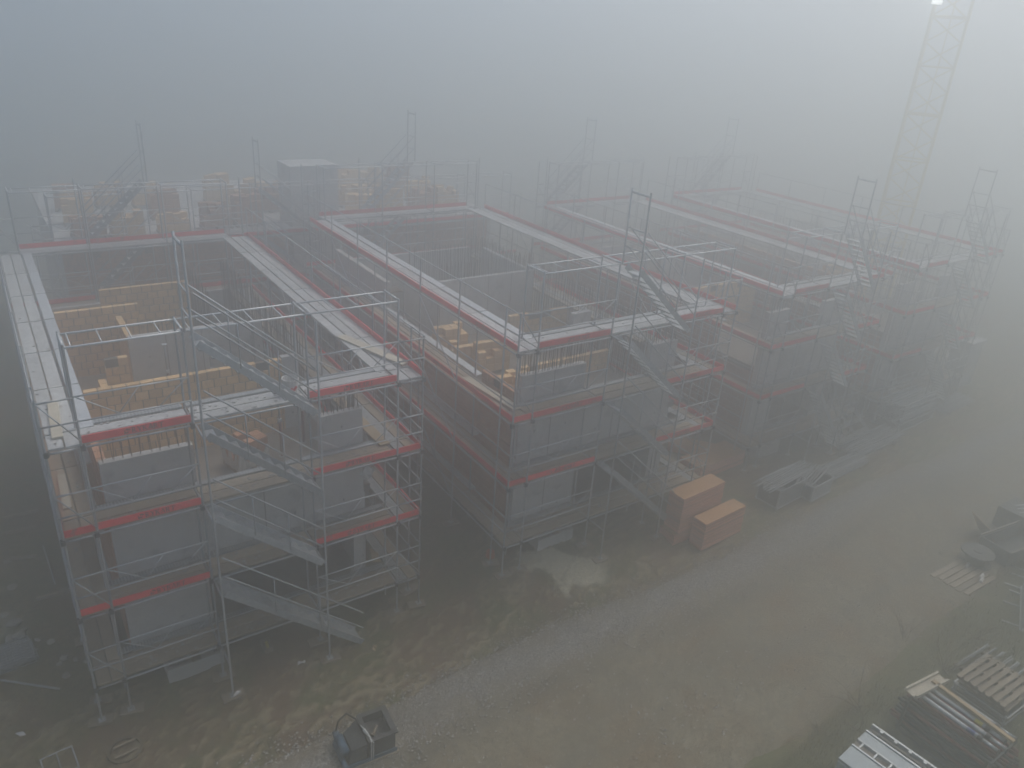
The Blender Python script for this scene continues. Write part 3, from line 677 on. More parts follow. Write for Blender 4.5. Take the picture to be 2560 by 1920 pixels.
plain_house('third unfinished house, hazy, with brown brick flank beside the pipe crates', B3, 3)
plain_house('fourth unfinished house, fading into the fog at the far right', B4, 4)

# ------------------------------------------------------------------ brick pallets
random.seed(21)
def pallet_parts(parent, X, w=1.2, d=0.8):
    for i in range(5): link('pallet_board', bevbox('pallet_board', w, 0.12, 0.022, 'timber_old'), parent, X @ T(0, -d/2+0.06+(d-0.12)*i/4, 0.118))
    for i in (-1, 0, 1): link('pallet_runner', bevbox('pallet_runner', 0.1, d, 0.115, 'timber_old'), parent, X @ T(i*(w/2-0.05), 0, 0.001))
def brick_pallet(label, loc, rz, nx_, ny_, rows, group, film=False, m='brick', single=True, missing=0.5):
    t = thing('brick_pallet', label, 'pallet', loc, group); X = T(*loc) @ RZ(rz); bl, bw, bh = 0.30, 0.25, 0.24
    pallet_parts(t, X, nx_*bl+0.05, ny_*bw+0.04)
    jm = MB()
    for k in range(rows):
        for i in range(nx_):
            for j in range(ny_):
                if k == rows-1 and random.random() < missing: continue
                if k == rows-2 and random.random() < missing*0.35: continue
                p = ((i-(nx_-1)/2)*bl, (j-(ny_-1)/2)*bw, 0.142+k*bh)
                vis = k >= rows-2 or i in (0, nx_-1) or j in (0, ny_-1)
                if not vis: continue
                if single: link('brick', bevbox('brick', bl-0.01, bw-0.01, bh-0.008, m), t, X @ T(*p) @ RZ(random.uniform(-0.02, 0.02)))
                else: jm.box((p[0]-bl/2+0.005, p[1]-bw/2+0.005, p[2]), (p[0]+bl/2-0.005, p[1]+bw/2-0.005, p[2]+bh-0.008))
    if not single: link('bricks', jm.mesh('bricks', m), t, X)['kind'] = 'stuff'
    if film:
        f = MB(); w, d = nx_*bl/2+0.03, ny_*bw/2+0.03; n = 9
        for s in range(4):
            for i in range(n):
                def pt(q, h):
                    c = [(-w, -d), (w, -d), (w, d), (-w, d)]; a, b = Vector(c[s]), Vector(c[(s+1) % 4]); p = a+(b-a)*q
                    k = 1+0.05*math.sin(q*17+s*3+h*9); return (p.x*k, p.y*k, h)
                h0, h1 = 0.12, 0.5+0.22*math.sin(i*1.7+s*2.1); h2 = 0.5+0.22*math.sin((i+1)*1.7+s*2.1)
                f.quad(pt(i/n, h0), pt((i+1)/n, h0), pt((i+1)/n, h2), pt(i/n, h1))
        link('torn_film', f.mesh('torn_film', 'film'), t, X)
    return t
g1 = px(628, 1175, FL); brick_pallet('half used brick pallet in torn white film behind the first stair tower', (g1.x, g1.y+0.35, FL), 0.25, 3, 3, 3, None, True, m='brick_red')
for k, (u, v, n, lab) in enumerate(((1120, 885, 4, 'tall brick pallet inside second house, leftmost of its group'), (1168, 912, 3, 'low brick pallet inside second house, between the two taller ones'), (1222, 925, 4, 'blocky brick pallet inside second house, behind the corner one'), (1272, 1015, 4, 'brick pallet by the front corner of the second house, nearest the road'))):
    p = px(u, v, FL2); brick_pallet(lab, (p.x, p.y, FL2), random.uniform(-0.15, 0.15), 4, 3, n, 'brick pallets in the second house')

# ------------------------------------------------------------------ block behind the first row
Hb = thing('rear_building', 'foggy low building with brick pallets behind the first two houses', 'building', (2.0, 18.4, 0))
block('floor_slab', Hb, (2.0, 18.4, 5.75), (22.0, 30, 6.0), 'concrete_pale')
brick_wall(Hb, (2.1, 18.5), (11.0, 18.5), 0.2, 3.0, 5.75, single=False, m='brick_red'); brick_wall(Hb, (13.6, 18.5), (21.5, 18.5), 0.2, 3.0, 5.75, single=False, m='brick_red')
conc(Hb, (2.1, 18.55, 0), (21.5, 18.75, 3.0), holes=False); conc(Hb, (11.3, 18.7, 3.0), (13.5, 20.4, 8.7), holes=False, name='concrete_core')
conc(Hb, (2.1, 18.8, 0), (2.3, 29.8, 5.75), holes=False); conc(Hb, (21.7, 18.8, 0), (21.9, 29.8, 5.75), holes=False)
b5 = dict(x0=1.2, x1=22.6, y0=17.2, y1=24.0, xs=[1.2, 1.84, 4.3, 6.8, 9.3, 11.8, 14.3, 16.8, 19.3, 21.96, 22.6], LV=[0.2, 2.2, 4.2, 6.2], base=0.0)
scaffold('long hazy scaffold in front of the low rear building', sides='F', **b5)
stair('distant stair tower against the rear building scaffold', 9.3, 11.8, 17.2, b5['LV'], 0.0, fine=False)
random.seed(5); k = 0
ORD = ('first', 'second', 'third', 'fourth', 'fifth', 'sixth', 'seventh', 'eighth', 'ninth', 'tenth', 'eleventh')
for row, y in enumerate((19.6, 22.2, 25.0)):
    k = 0
    for i in range(11):
        x = 3.2+i*1.65+random.uniform(-0.3, 0.3)
        if 10.8 < x < 14.0 and row == 0 or random.random() < 0.22: continue
        k += 1
        brick_pallet('foggy brick pallet on the rear building, %s row, %s from the left' % (('front', 'middle', 'back')[row], ORD[k-1]), (x, y+random.uniform(-0.3, 0.3), 6.0), random.uniform(-0.1, 0.1), 4, 3, random.choice((3, 4, 4, 5)), 'brick pallets on the rear building', m='brick' if random.random() < 0.75 else 'brick_red', single=False)

# ------------------------------------------------------------------ crane
ca = py_(2295, 420, 26.0); CX, CY = 40.5, 26.5
d1 = fw + rt*((2318-W/2)/F) - up*((250-H/2)/F); dist = 50/math.hypot(d1.x, d1.y); CX, CY = CAM.x+d1.x*dist, CAM.y+d1.y*dist
Cr = thing('tower_crane', 'yellow lattice tower crane mast rising into the fog', 'crane', (CX, CY, 0))
hw = 0.85; sec = 2.4; ZT = 19.2; cs = [(-hw, -hw), (hw, -hw), (hw, hw), (-hw, hw)]; RC = RZ(0.5)
def cp(i, z): v = RC @ Vector((*cs[i % 4], 0)); return (CX+v.x, CY+v.y, z)
for i in range(4): tube('chord', Cr, cp(i, 0), cp(i, ZT), 0.085, 'yellow')
for k in range(int(ZT/sec)):
    z = k*sec; lm = MB()
    for i in range(4):
        lm.tube(cp(i, z+sec), cp(i+1, z+sec), 0.05, 5)
        lm.tube(cp(i, z), cp(i+1, z+sec/2), 0.04, 5); lm.tube(cp(i+1, z+sec/2), cp(i, z+sec), 0.04, 5)
    if k in (6,): lm.box((CX-0.7, CY-0.7, z+sec), (CX+0.7, CY+0.7, z+sec+0.06))
    link('lattice', lm.mesh('lattice', 'yellow'), Cr)
    tube('ladder_rail', Cr, (CX-0.2, CY-0.2, z), (CX-0.2, CY-0.2, z+sec), 0.03, 'yellow')
block('crane_footing', Cr, (CX-2, CY-2, 0), (CX+2, CY+2, 0.8), 'concrete_pale')
dl = fw + rt*((2343-W/2)/F) - up*((4-H/2)/F); s = (math.hypot(CX-CAM.x, CY-CAM.y)-1.2)/math.hypot(dl.x, dl.y); lp = CAM + dl*s
Fl = thing('floodlight', 'lit white floodlight high on the crane mast', 'floodlight', lp)
aim = (CAM-lp).to_track_quat('Z', 'Y').to_matrix().to_4x4(); XL = Matrix.Translation(lp) @ aim
link('housing', MB().box((-0.27, -0.15, -0.2), (0.27, 0.15, -0.004)).mesh('housing', 'dark'), Fl, XL)
em = bpy.data.materials.new('lit_lamp'); em.use_nodes = True; eb = em.node_tree.nodes['Principled BSDF']; eb.inputs['Emission Color'].default_value = (1, 1, 0.97, 1); eb.inputs['Emission Strength'].default_value = 60; M['lamp'] = em
link('lamp_glass', MB().box((-0.24, -0.12, 0), (0.24, 0.12, 0.02)).mesh('lamp_glass', 'lamp'), Fl, XL)
link('bracket', MB().tube((0, 0, -0.2), (0, 0, -1.0), 0.04).mesh('bracket', 'dark'), Fl, XL)

# ------------------------------------------------------------------ board stacks
def board_stack(label, c, ang, L, Wd, groups, m='panel_board', group='stacks of orange boards'):
    t = thing('board_stack', label, 'board stack', c, group); z = c[2]; th = 0.027
    for n, (dx, dy) in groups:
        if z == c[2]:
            for s in (-0.35, 0.35): link('bearer', bevbox('bearer', 0.09, Wd, 0.08, 'timber_old'), t, T(c[0], c[1], z) @ RZ(ang) @ T(s*L, 0, 0)); 
            z += 0.08
        for i in range(n):
            k = ('board', round(L, 2), round(Wd, 2))
            if k not in CACHE:
                q = MB().box((-L/2, -Wd/2, 0), (L/2, Wd/2, th-0.008)); q.m = [1, 1, 1, 1, 0, 0]; CACHE[k] = q.mesh('board', ['panel_board', 'panel_edge'])
            link('board', CACHE[k], t, T(c[0], c[1], z) @ RZ(ang+random.uniform(-0.004, 0.004)) @ T(dx+random.uniform(-0.012, 0.012), dy+random.uniform(-0.008, 0.008), 0)); z += th
        z += 0.0
    return t
random.seed(9)
a_ = px(1704, 1385, 0.0); b_ = px(1830, 1340, 0.0)
board_stack('taller stack of orange boards standing behind the lower one by the road', (17.35, -1.30, 0.0), 0.06, 2.0, 0.62, [(18, (-0.1, 0.0)), (48, (0.05, 0.0))])
board_stack('lower stack of orange boards at the road edge, nearer the camera', (17.95, -1.94, 0.0), 0.06, 2.0, 0.52, [(38, (0, 0))])
pz = px(1790, 1165, 0.0); board_stack('low hazy stack of orange boards beside the second scaffold', (pz.x-0.3, pz.y, 0.0), 0.05, 2.6, 1.0, [(20, (0, 0))])
pz = px(1735, 1120, 0.3); board_stack('flat stack of orange boards under the second stair tower', (pz.x, pz.y, 0.05), -0.9, 2.0, 0.7, [(14, (0, 0))])

# ------------------------------------------------------------------ crates and piles of pipes
def mesh_crate(label, c, ang, L, D, Hh, pipes=14, plen=2.6, group='crates and bundles of scaffold pipes', solid=True):
    t = thing('pipe_crate', label, 'crate', c, group); X = T(*c) @ RZ(ang)
    for sx in (-1, 1):
        for sy in (-1, 1): link('post', bevbox('post', 0.05, 0.05, Hh, 'steel'), t, X @ T(sx*(L/2-0.03), sy*(D/2-0.03), 0))
    for z in (0.08, Hh-0.05):
        for sy in (-1, 1): link('frame_bar', bevbox('frame_bar', L, 0.035, 0.04, 'steel'), t, X @ T(0, sy*(D/2+0.02), z))
        for sx in (-1, 1): link('frame_bar', bevbox('frame_bar', 0.035, D, 0.04, 'steel'), t, X @ T(sx*(L/2+0.02), 0, z))
    if solid:
        for sy in (-1, 1): link('side_sheet', bevbox('side_sheet', L-0.1, 0.01, Hh-0.16, 'pipe_grey'), t, X @ T(0, sy*(D/2-0.01), 0.1))
        for sx in (-1, 1): link('side_sheet', bevbox('side_sheet', 0.01, D-0.1, Hh-0.16, 'dark_panel'), t, X @ T(sx*(L/2-0.01), 0, 0.1))
    link('floor_sheet', bevbox('floor_sheet', L-0.1, D-0.1, 0.02, 'dark_panel'), t, X @ T(0, 0, 0.1))
    return t
def pipe_bundle(label, c, ang, n, plen, width, layers, m='pipe_grey', r=0.024, spread=0.12, group='crates and bundles of scaffold pipes', bearers=True):
    t = thing('pipe_bundle', label, 'pipes', c, group); X = T(*c) @ RZ(ang); z = 0.0
    if bearers:
        for s in (-0.3, 0.3): link('bearer', bevbox('bearer', 0.1, width+0.1, 0.09, 'timber_old'), t, X @ T(s*plen, 0, 0)) 
        z = 0.09
    for k in range(layers):
        for i in range(n):
            y = -width/2+width*(i+0.5)/n+random.uniform(-0.02, 0.02); dx = random.uniform(-spread, spread); L = plen*random.uniform(0.86, 1.0); a = random.uniform(-0.02, 0.02)
            p = X @ Vector((-L/2+dx, y-a*L/2, z+r)); q = X @ Vector((L/2+dx, y+a*L/2, z+r+random.uniform(0, 0.012)))
            tube('pipe', t, p, q, r, m, 6)
        z += 2*r+0.014
    return t
random.seed(31)
c = px(1955, 1262, 0); mesh_crate('grey sheet crate by the road with pipes on top, left of its pair', (c.x+0.2, c.y+0.35, 0), 0.08, 1.5, 0.9, 0.85)
pipe_bundle('loose bright pipes lying across the left pipe crate', (c.x+0.35, c.y+0.4, 0.853), 0.10, 8, 2.6, 0.7, 2, spread=0.35, bearers=False)
c2 = px(2045, 1240, 0); mesh_crate('grey sheet crate by the road, right of its pair', (c2.x-0.1, c2.y+0.3, 0), 0.08, 1.3, 0.85, 0.7)
pipe_bundle('loose pipes and couplers heaped on the right pipe crate', (c2.x-0.1, c2.y+0.35, 0.703), 0.3, 6, 1.7, 0.6, 2, spread=0.3, bearers=False)
c = px(2105, 1185, 0); pipe_bundle('long pale pipes laid on bearers just past the crates', (c.x, c.y+0.2, 0), 0.05, 10, 3.4, 0.8, 3)
c = px(2190, 1125, 0); pipe_bundle('square bundle of pale decks and pipes in the haze', (c.x, c.y+0.3, 0), 0.05, 9, 3.6, 0.9, 6)
fr = thing('guard_frame_stack', 'leaning open guard frames beside the hazy pipe bundle', 'frames', (c.x, c.y+1.3, 0))
for k in range(3):
    b = MB(); L = 3.0
    for z in (0.0, 0.5, 1.0): b.tube((0, 0, z), (L, 0, z), 0.02, 6)
    for i in range(4): b.tube((L*i/3, 0, 0), (L*i/3, 0, 1.0), 0.015, 5)
    link('guard_frame', b.mesh('guard_frame', 'steel_pale'), fr, T(c.x-1.6, c.y+1.1+k*0.1, 0.02) @ RZ(0.05) @ Matrix.Rotation(math.radians(-52), 4, 'X'))
c = px(2275, 1062, 0); mesh_crate('bluish stacked deck crate far along the road', (c.x, c.y+0.4, 0), 0.05, 3.0, 1.2, 0.5, solid=False)
pipe_bundle('ribbed stack of decks on the far bluish crate', (c.x, c.y+0.4, 0.503), 0.05, 8, 3.0, 1.1, 7, r=0.05, bearers=False)
c = px(2385, 1022, 0); pipe_bundle('faint pipe bundle farthest along the road', (c.x, c.y+0.2, 0), 0.04, 8, 3.0, 0.9, 4)
# leaning ladders and the pale cabinet past the last house
for k, (u0_, v0_, u1_, v1_, lab) in enumerate(((2255, 1000, 2400, 770, 'faint long ladder leaning on the rightmost scaffold'), (2285, 1000, 2382, 860, 'shorter faint ladder beside the long leaning one'))):
    p = px(u0_, v0_, 0); q = py_(u1_, v1_, p.y+1.3)
    t = thing('ladder', lab, 'ladder', p, 'ladders leaning at the far end')
    o_ = Vector((0.35, 0, 0)); tube('stile', t, p, q, 0.03, 'steel_pale'); tube('stile', t, p+o_, q+o_, 0.03, 'steel_pale')
    for i in range(1, 16): tube('rung', t, p+(q-p)*i/16, p+o_+(q-p)*i/16, 0.016, 'steel_pale', 5)
c = px(2395, 958, 0); t = thing('cabinet', 'faint tall pale cabinet standing at the far road end', 'cabinet', c)
block('cabinet_body', t, (c.x-0.6, c.y-0.3, 0), (c.x+0.6, c.y+0.6, 2.3), 'steel'); block('cabinet_roof', t, (c.x-0.7, c.y-0.4, 2.303), (c.x+0.7, c.y+0.7, 2.4), 'frost')  # roof takes 'frost', the plywood copy with sky brightness in its colour
# ------------------------------------------------------------------ things on the right verge
random.seed(77)
# stacked pallets
p0 = px(2425, 1690, 0.75)
X0 = T(19.75, -9.95, 0)
def pallet(label, X, group):
    t = thing('wooden_pallet', label, 'pallet', X.translation, group)
    for i in range(7): link('pallet_slat', bevbox('pallet_slat', 1.5, 0.115, 0.026, 'timber_old'), t, X @ T(random.uniform(-0.04, 0.04), -0.54+i*0.18, 0.13) @ RZ(random.uniform(-0.015, 0.015)))
    for i in (-1, 0, 1): link('pallet_runner', bevbox('pallet_runner', 0.1, 1.2, 0.13, 'timber_old'), t, X @ T(i*0.62, 0, 0))
    return t
def heading(a, b, z): d = px(*b, z)-px(*a, z); return math.atan2(d.y, d.x)
RAX = heading((2425, 1690), (2497, 1640), 0.6)
pc = px(2488, 1700, 0.62)
mc = mesh_crate('low wire crate under the slatted pallets at the right edge', (pc.x+0.1, pc.y-0.05, 0), RAX, 1.5, 1.3, 0.34, solid=False)
pallet('lower grey wooden pallet of the two at the right edge', T(pc.x+0.06, pc.y-0.06, 0.345) @ RZ(RAX+0.03), 'pallets at the right edge')
pallet('upper grey slatted wooden pallet at the right edge', T(pc.x, pc.y, 0.505) @ RZ(RAX), 'pallets at the right edge')
for k in range(4):
    pass
pipe_bundle('bright thin tubes behind the slatted pallets', (pc.x+0.95, pc.y+0.45, 0.0), RAX, 6, 1.9, 1.2, 3, r=0.022, spread=0.05)
# prop rack
rc = px(2385, 1835, 0.45); RA = heading((2335, 1742), (2490, 1852), 1.0)
XR = T(rc.x, rc.y, 0) @ RZ(RA)
t = thing('prop_rack', 'dark steel rack filled with rusty red props near the bottom right', 'rack', (rc.x, rc.y, 0))
for sx in (-1, 1):
    for sy in (-1, 1): link('post', bevbox('post', 0.06, 0.06, 0.95, 'dark'), t, XR @ T(sx*0.95, sy*0.62, 0))
    for z in (0.06, 0.5, 0.85): link('cross_bar', bevbox('cross_bar', 0.05, 1.2, 0.05, 'dark'), t, XR @ T(sx*0.95+0.056*sx, 0, z))
for sy in (-1, 1):
    for z in (0.06, 0.45): link('side_bar', bevbox('side_bar', 1.85, 0.04, 0.05, 'dark'), t, XR @ T(0, sy*0.655, z))
for k in range(6):
    for i in range(9):
        a = XR @ Vector((-1.15+random.uniform(-0.1, 0.1), -0.54+i*0.135, 0.17+k*0.105)); b = XR @ Vector((1.15+random.uniform(-0.1, 0.1), -0.54+i*0.135+random.uniform(-0.03, 0.03), 0.17+k*0.105))
        tube('prop', t, a, b, 0.04, 'rust_red' if random.random() < 0.45 else 'dark', 7)
# bright props, board and beam on the rack
def prop(label, y, s, e, lab, m='steel'):
    a = XR @ Vector((s, y, 0.97)); b = XR @ Vector((e, y, 0.97)); d = (b-a)
    t = thing('steel_prop', label, 'prop', a, 'grey props on the rack'); tube('outer_tube', t, a, a+d*0.8, 0.055, m, 10); tube('inner_tube', t, a+d*0.8, b, 0.042, 'steel_pale', 10)
    q = d.to_track_quat('Z', 'Y').to_matrix().to_4x4()
    link('end_plate', MB().box((-0.075, -0.075, 0), (0.075, 0.075, 0.012)).mesh('end_plate', 'dark'), t, Matrix.Translation(b) @ q)
    link('collar', MB().tube((0, 0, -0.05), (0, 0, 0.05), 0.068, 10).mesh('collar', 'dark'), t, Matrix.Translation(a+d*0.8) @ q)
    if lab: link('sticker', MB().tube((0, 0, -0.09), (0, 0, 0.09), 0.0565, 10, cap=False).mesh('sticker', lab), t, Matrix.Translation(a+d*0.7) @ q)
    return t
prop('grey steel prop on the rack with a blue and white sticker, leftmost', -0.18, -1.1, 0.95, 'blue_label')
prop('grey steel prop on the rack with a small white sticker', 0.03, -1.1, 1.05, 'white_label')
prop('grey steel prop under the orange plank, with a yellow sticker', 0.24, -1.1, 0.9, 'yellow_label')
prop('grey steel prop at the far side of the rack, beside the pallets', 0.52, -1.05, 1.0, 'white_label')
a = XR @ Vector((0.05, 0.32, 1.08)); tag(link('plank', bevbox('plank', 2.0, 0.11, 0.05, 'timber'), None, T(*a) @ RZ(RA-0.07)), 'orange timber plank lying over the grey props', 'plank')
b = MB(); b.box((-0.62, -0.16, 0), (0.62, 0.16, 0.03)); b.box((-0.62, -0.16, 0.032), (0.62, -0.11, 0.10)); b.box((-0.62, 0.11, 0.032), (0.62, 0.16, 0.10))
a = XR @ Vector((-0.95, 0.15, 1.03)); tag(link('formwork_beam', b.mesh('formwork_beam', 'cream'), None, T(*a) @ RZ(heading((2306, 1725), (2384, 1685), 1.05))), 'cream channel beam laid across the ends of the props', 'beam')
# aluminium formwork panels at the bottom edge
A0_ = px(2180, 1815, 0.9); AH = heading((2180, 1815), (2330, 1920), 0.9); XA = T(A0_.x, A0_.y, 0) @ RZ(AH) @ T(1.3, -0.75, 0); ac = XA.translation
t = thing('formwork_stack', 'pale blue grey ribbed aluminium panels stacked at the bottom right edge', 'formwork', (ac.x, ac.y, 0))
for s in (-0.8, 0.8): link('bearer', bevbox('bearer', 0.1, 1.5, 0.1, 'timber_old'), t, XA @ T(s, 0, 0))
M['alu_blue'] = mat('pale_blue_grey_panel', (0.42, 0.47, 0.49), (0.34, 0.38, 0.40), 0.45, 0.2, 5, bump=0.05)
for k in range(7):
    link('panel', bevbox('panel', 2.6, 1.5, 0.10, 'alu_blue'), t, XA @ T(random.uniform(-0.03, 0.03), random.uniform(-0.03, 0.03), 0.102+k*0.112))
zt = 0.102+7*0.112
def bar(y0_, y1_, h, m='alu_blue', x0_=-1.3, x1_=1.3, nm='rail'): link(nm, bevbox(nm, x1_-x0_, y1_-y0_, h, m), t, XA @ T((x0_+x1_)/2, (y0_+y1_)/2, zt))
bar(0.70, 0.76, 0.10, 'steel_pale'); bar(0.42, 0.47, 0.10, 'steel_pale'); bar(0.475, 0.695, 0.02, 'dark_panel', nm='channel_floor')
bar(0.10, 0.415, 0.07); bar(0.045, 0.09, 0.09, 'steel_pale'); bar(-0.20, -0.16, 0.09, 'steel_pale'); bar(-0.155, 0.04, 0.015, 'slab', nm='channel_floor'); bar(-0.75, -0.205, 0.06)
for i in range(8):
    x = -1.15+i*0.33
    link('rib', bevbox('rib', 0.04, 0.19, 0.08, 'steel_pale'), t, XA @ T(x, -0.06, zt+0.016)); link('bracket', bevbox('bracket', 0.05, 0.2, 0.09, 'dark'), t, XA @ T(x+0.1, 0.585, zt+0.022)); link('bracket_cap', bevbox('bracket_cap', 0.07, 0.07, 0.02, 'steel_pale'), t, XA @ T(x+0.1, 0.64, zt+0.114))
tube('rod', t, XA @ Vector((-1.2, 0.55, zt+0.07)), XA @ Vector((1.2, 0.55, zt+0.07)), 0.03, 'slab')
# cable drum, debris pallet, skip and board
c = px(2434, 1408, 0); t = thing('cable_drum', 'grey cable drum lying flat on the verge', 'drum', c)
for z in (0.02, 0.42): link('flange', MB().tube((0, 0, 0), (0, 0, 0.06), 0.5, 20).mesh('flange', 'dark_panel'), t, T(c.x, c.y, z))
link('drum_core', MB().tube((0, 0, 0.08), (0, 0, 0.42), 0.30, 16).mesh('drum_core', 'rubber'), t, T(c.x, c.y, 0.0)); link('hub', MB().tube((0, 0, 0.48), (0, 0, 0.5), 0.12, 12).mesh('hub', 'dark'), t, T(c.x, c.y, 0.0))
c = px(2405, 1447, 0); t = thing('board_heap', 'flat bed of worn boards with white scraps on the verge', 'boards', c); XB = T(c.x, c.y, 0) @ RZ(heading((2368, 1452), (2440, 1412), 0.05))
for i in range(6): link('board', bevbox('board', 1.7, 0.16, 0.03, 'timber_old'), t, XB @ T(random.uniform(-0.1, 0.1), -0.5+i*0.2, 0.06))
for s in (-0.6, 0.6): link('bearer', bevbox('bearer', 0.1, 1.2, 0.06, 'timber_old'), t, XB @ T(s, 0, 0))
for (x, y) in ((0.5, -0.35), (0.3, -0.45), (0.65, 0.2)):
    link('scrap', MB().tube((-0.1, 0, 0.04), (0.12, 0.06, 0.05), 0.05, 6).mesh('scrap', 'white'), t, XB @ T(x, y, 0.09))
c = px(2530, 1378, 0); t = thing('steel_trough', 'long grey steel trough on the verge at the right edge', 'trough', c); XB = T(c.x, c.y, 0) @ RZ(-0.12)
b = MB(); b.box((-1.2, -0.5, 0.05), (1.2, -0.46, 0.6)); b.box((-1.2, 0.46, 0.05), (1.2, 0.5, 0.6)); b.box((-1.2, -0.455, 0.05), (-1.16, 0.455, 0.6)); b.box((1.16, -0.455, 0.05), (1.2, 0.455, 0.6)); b.box((-1.155, -0.455, 0.05), (1.155, 0.455, 0.09))
link('trough_body', b.mesh('trough_body', 'dark_panel'), t, XB); link('trough_rim', MB().box((-1.25, -0.56, 0.603), (1.25, -0.5, 0.66)).box((-1.25, 0.5, 0.603), (1.25, 0.56, 0.66)).mesh('trough_rim', 'slab'), t, XB)
for s in (-0.8, 0.8): link('skid', bevbox('skid', 0.12, 1.1, 0.05, 'dark'), t, XB @ T(s, 0, 0))
c = px(2472, 1352, 0); b = MB().box((-0.5, -0.015, 0), (0.5, 0.015, 0.9)); tag(link('leaning_board', b.mesh('leaning_board', 'timber'), None, T(c.x+0.1, c.y+0.1, 0.02) @ RZ(1.0) @ Matrix.Rotation(-0.6, 4, 'X')), 'tan board leaning against the trough end', 'board')
c = px(2535, 1318, 0); t = thing('dark_container', 'dark upright box with pale strips beyond the steel trough', 'container', c)
block('container_body', t, (c.x-0.6, c.y-0.4, 0), (c.x+0.6, c.y+0.5, 0.8), 'dark_panel')
for k in range(3): link('pale_strip', bevbox('pale_strip', 0.5, 0.05, 0.03, 'steel_pale'), t, T(c.x-0.2+k*0.2, c.y-0.2+k*0.15, 0.803) @ RZ(-0.4))
# pale formwork panels leaning at the right edge
for k, (u, v, h, lab) in enumerate(((2552, 1578, 0.95, 'pale grey formwork panel upright at the right edge, nearest'), (2568, 1500, 0.95, 'pale grey formwork panel upright at the right edge, behind the nearest'), (2578, 1440, 0.9, 'pale grey formwork panel upright at the right edge, farthest'))):
    c = px(u, v, 0); t = thing('formwork_shutter', lab, 'panel', c, 'panels at the right edge'); XB = T(c.x, c.y, 0) @ RZ(0.42)
    link('panel_sheet', MB().box((0, -0.02, 0.03), (2.4, 0.02, h)).mesh('panel_sheet', 'concrete_pale'), t, XB)
    for z in (0.0, h+0.001): link('panel_rail', MB().box((-0.02, -0.05, z), (2.42, 0.05, z+0.05)).mesh('panel_rail', 'steel_pale'), t, XB)
    for x in (0.15, 1.2, 2.25): link('foot', MB().box((x-0.03, 0.055, 0.0), (x+0.03, 0.5, 0.05)).mesh('foot', 'steel'), t, XB)

# ------------------------------------------------------------------ the machine in the foreground
c = px(915, 1872, 0.0); XM = T(c.x, c.y, 0.05) @ RZ(math.radians(-4)) @ Matrix.Diagonal((0.92, 0.92, 0.92, 1))
t = thing('mortar_machine', 'dark grey and blue mortar machine tied with rope on the gravel', 'machine', (c.x, c.y, 0.05))
link('skid_board', bevbox('skid_board', 1.35, 0.95, 0.05, 'timber_old'), t, XM @ T(0, 0, -0.02))
b = MB(); w = 0.05
b.box((-0.05, -0.40, 0.05), (0.60, -0.35, 0.62)); b.box((-0.05, 0.35, 0.05), (0.60, 0.40, 0.62)); b.box((0.55, -0.345, 0.05), (0.60, 0.345, 0.62)); b.box((-0.05, -0.345, 0.05), (0.0, 0.345, 0.62)); b.box((0.002, -0.345, 0.05), (0.548, 0.345, 0.42))
link('bin', b.mesh('bin', 'dark_panel'), t, XM)
b = MB(); b.box((-0.08, -0.45, 0.623), (0.66, -0.33, 0.66)); b.box((-0.08, 0.33, 0.623), (0.66, 0.45, 0.66)); b.box((0.52, -0.328, 0.623), (0.66, 0.328, 0.66)); b.box((-0.08, -0.328, 0.623), (0.02, 0.328, 0.66))
link('bin_rim', b.mesh('bin_rim', 'dark'), t, XM)
link('lid_handle', MB().tube((0.12, -0.12, 0.45), (0.32, 0.1, 0.47), 0.05, 8, 0.03).mesh('lid_handle', 'timber_old'), t, XM)
b = MB(); b.v = [(-0.10, -0.40, 0.05), (-0.10, 0.40, 0.05), (-0.10, 0.40, 0.58), (-0.10, -0.40, 0.58), (-0.55, -0.34, 0.05), (-0.55, 0.34, 0.05), (-0.45, 0.30, 0.42), (-0.45, -0.30, 0.42)]
b.f = [(0, 1, 2, 3), (5, 4, 7, 6), (3, 2, 6, 7), (1, 5, 6, 2), (4, 0, 3, 7), (4, 5, 1, 0)]; b.m = [0]*6
link('hood', b.mesh('hood', 'dark_panel'), t, XM)
link('motor', MB().tube((-0.58, 0.30, 0.34), (-0.56, -0.20, 0.30), 0.11, 12).mesh('motor', 'blue', True), t, XM)
link('base_frame', MB().box((-0.66, -0.44, 0.033), (0.64, -0.405, 0.13)).box((-0.66, 0.405, 0.033), (0.64, 0.44, 0.13)).box((-0.70, -0.40, 0.033), (-0.58, 0.40, 0.11)).mesh('base_frame', 'blue'), t, XM)
link('pump_head', MB().tube((-0.60, 0.36, 0.3), (-0.60, 0.50, 0.3), 0.08, 10).tube((-0.66, -0.25, 0.15), (-0.66, -0.45, 0.12), 0.06, 8).mesh('pump_head', 'blue', True), t, XM)
link('hose', MB().path([Vector((-0.62, 0.45, 0.32)), Vector((-0.5, 0.52, 0.62)), Vector((-0.3, 0.5, 0.78)), Vector((-0.14, 0.3, 0.72)), Vector((-0.09, 0.1, 0.66))], 0.022, 6).mesh('hose', 'rubber'), t, XM)
link('rope', MB().path([Vector((-0.09, 0.1, 0.67)), Vector((-0.02, -0.15, 0.69)), Vector((-0.02, -0.46, 0.67)), Vector((-0.03, -0.46, 0.1))], 0.016, 5).path([Vector((-0.02, -0.3, 0.69)), Vector((0.03, -0.47, 0.64)), Vector((0.02, -0.46, 0.1))], 0.014, 5).mesh('rope', 'film'), t, XM)
link('rag', MB().tube((-0.06, -0.06, 0.68), (-0.01, -0.36, 0.69), 0.045, 6, 0.02).mesh('rag', 'film'), t, XM)
link('cable', MB().path([Vector((-0.7+0.1*math.sin(k*1.3), -0.1-0.09*k, 0.03+0.03*(k % 2))) for k in range(6)], 0.014, 5).mesh('cable', 'rubber'), t, XM)

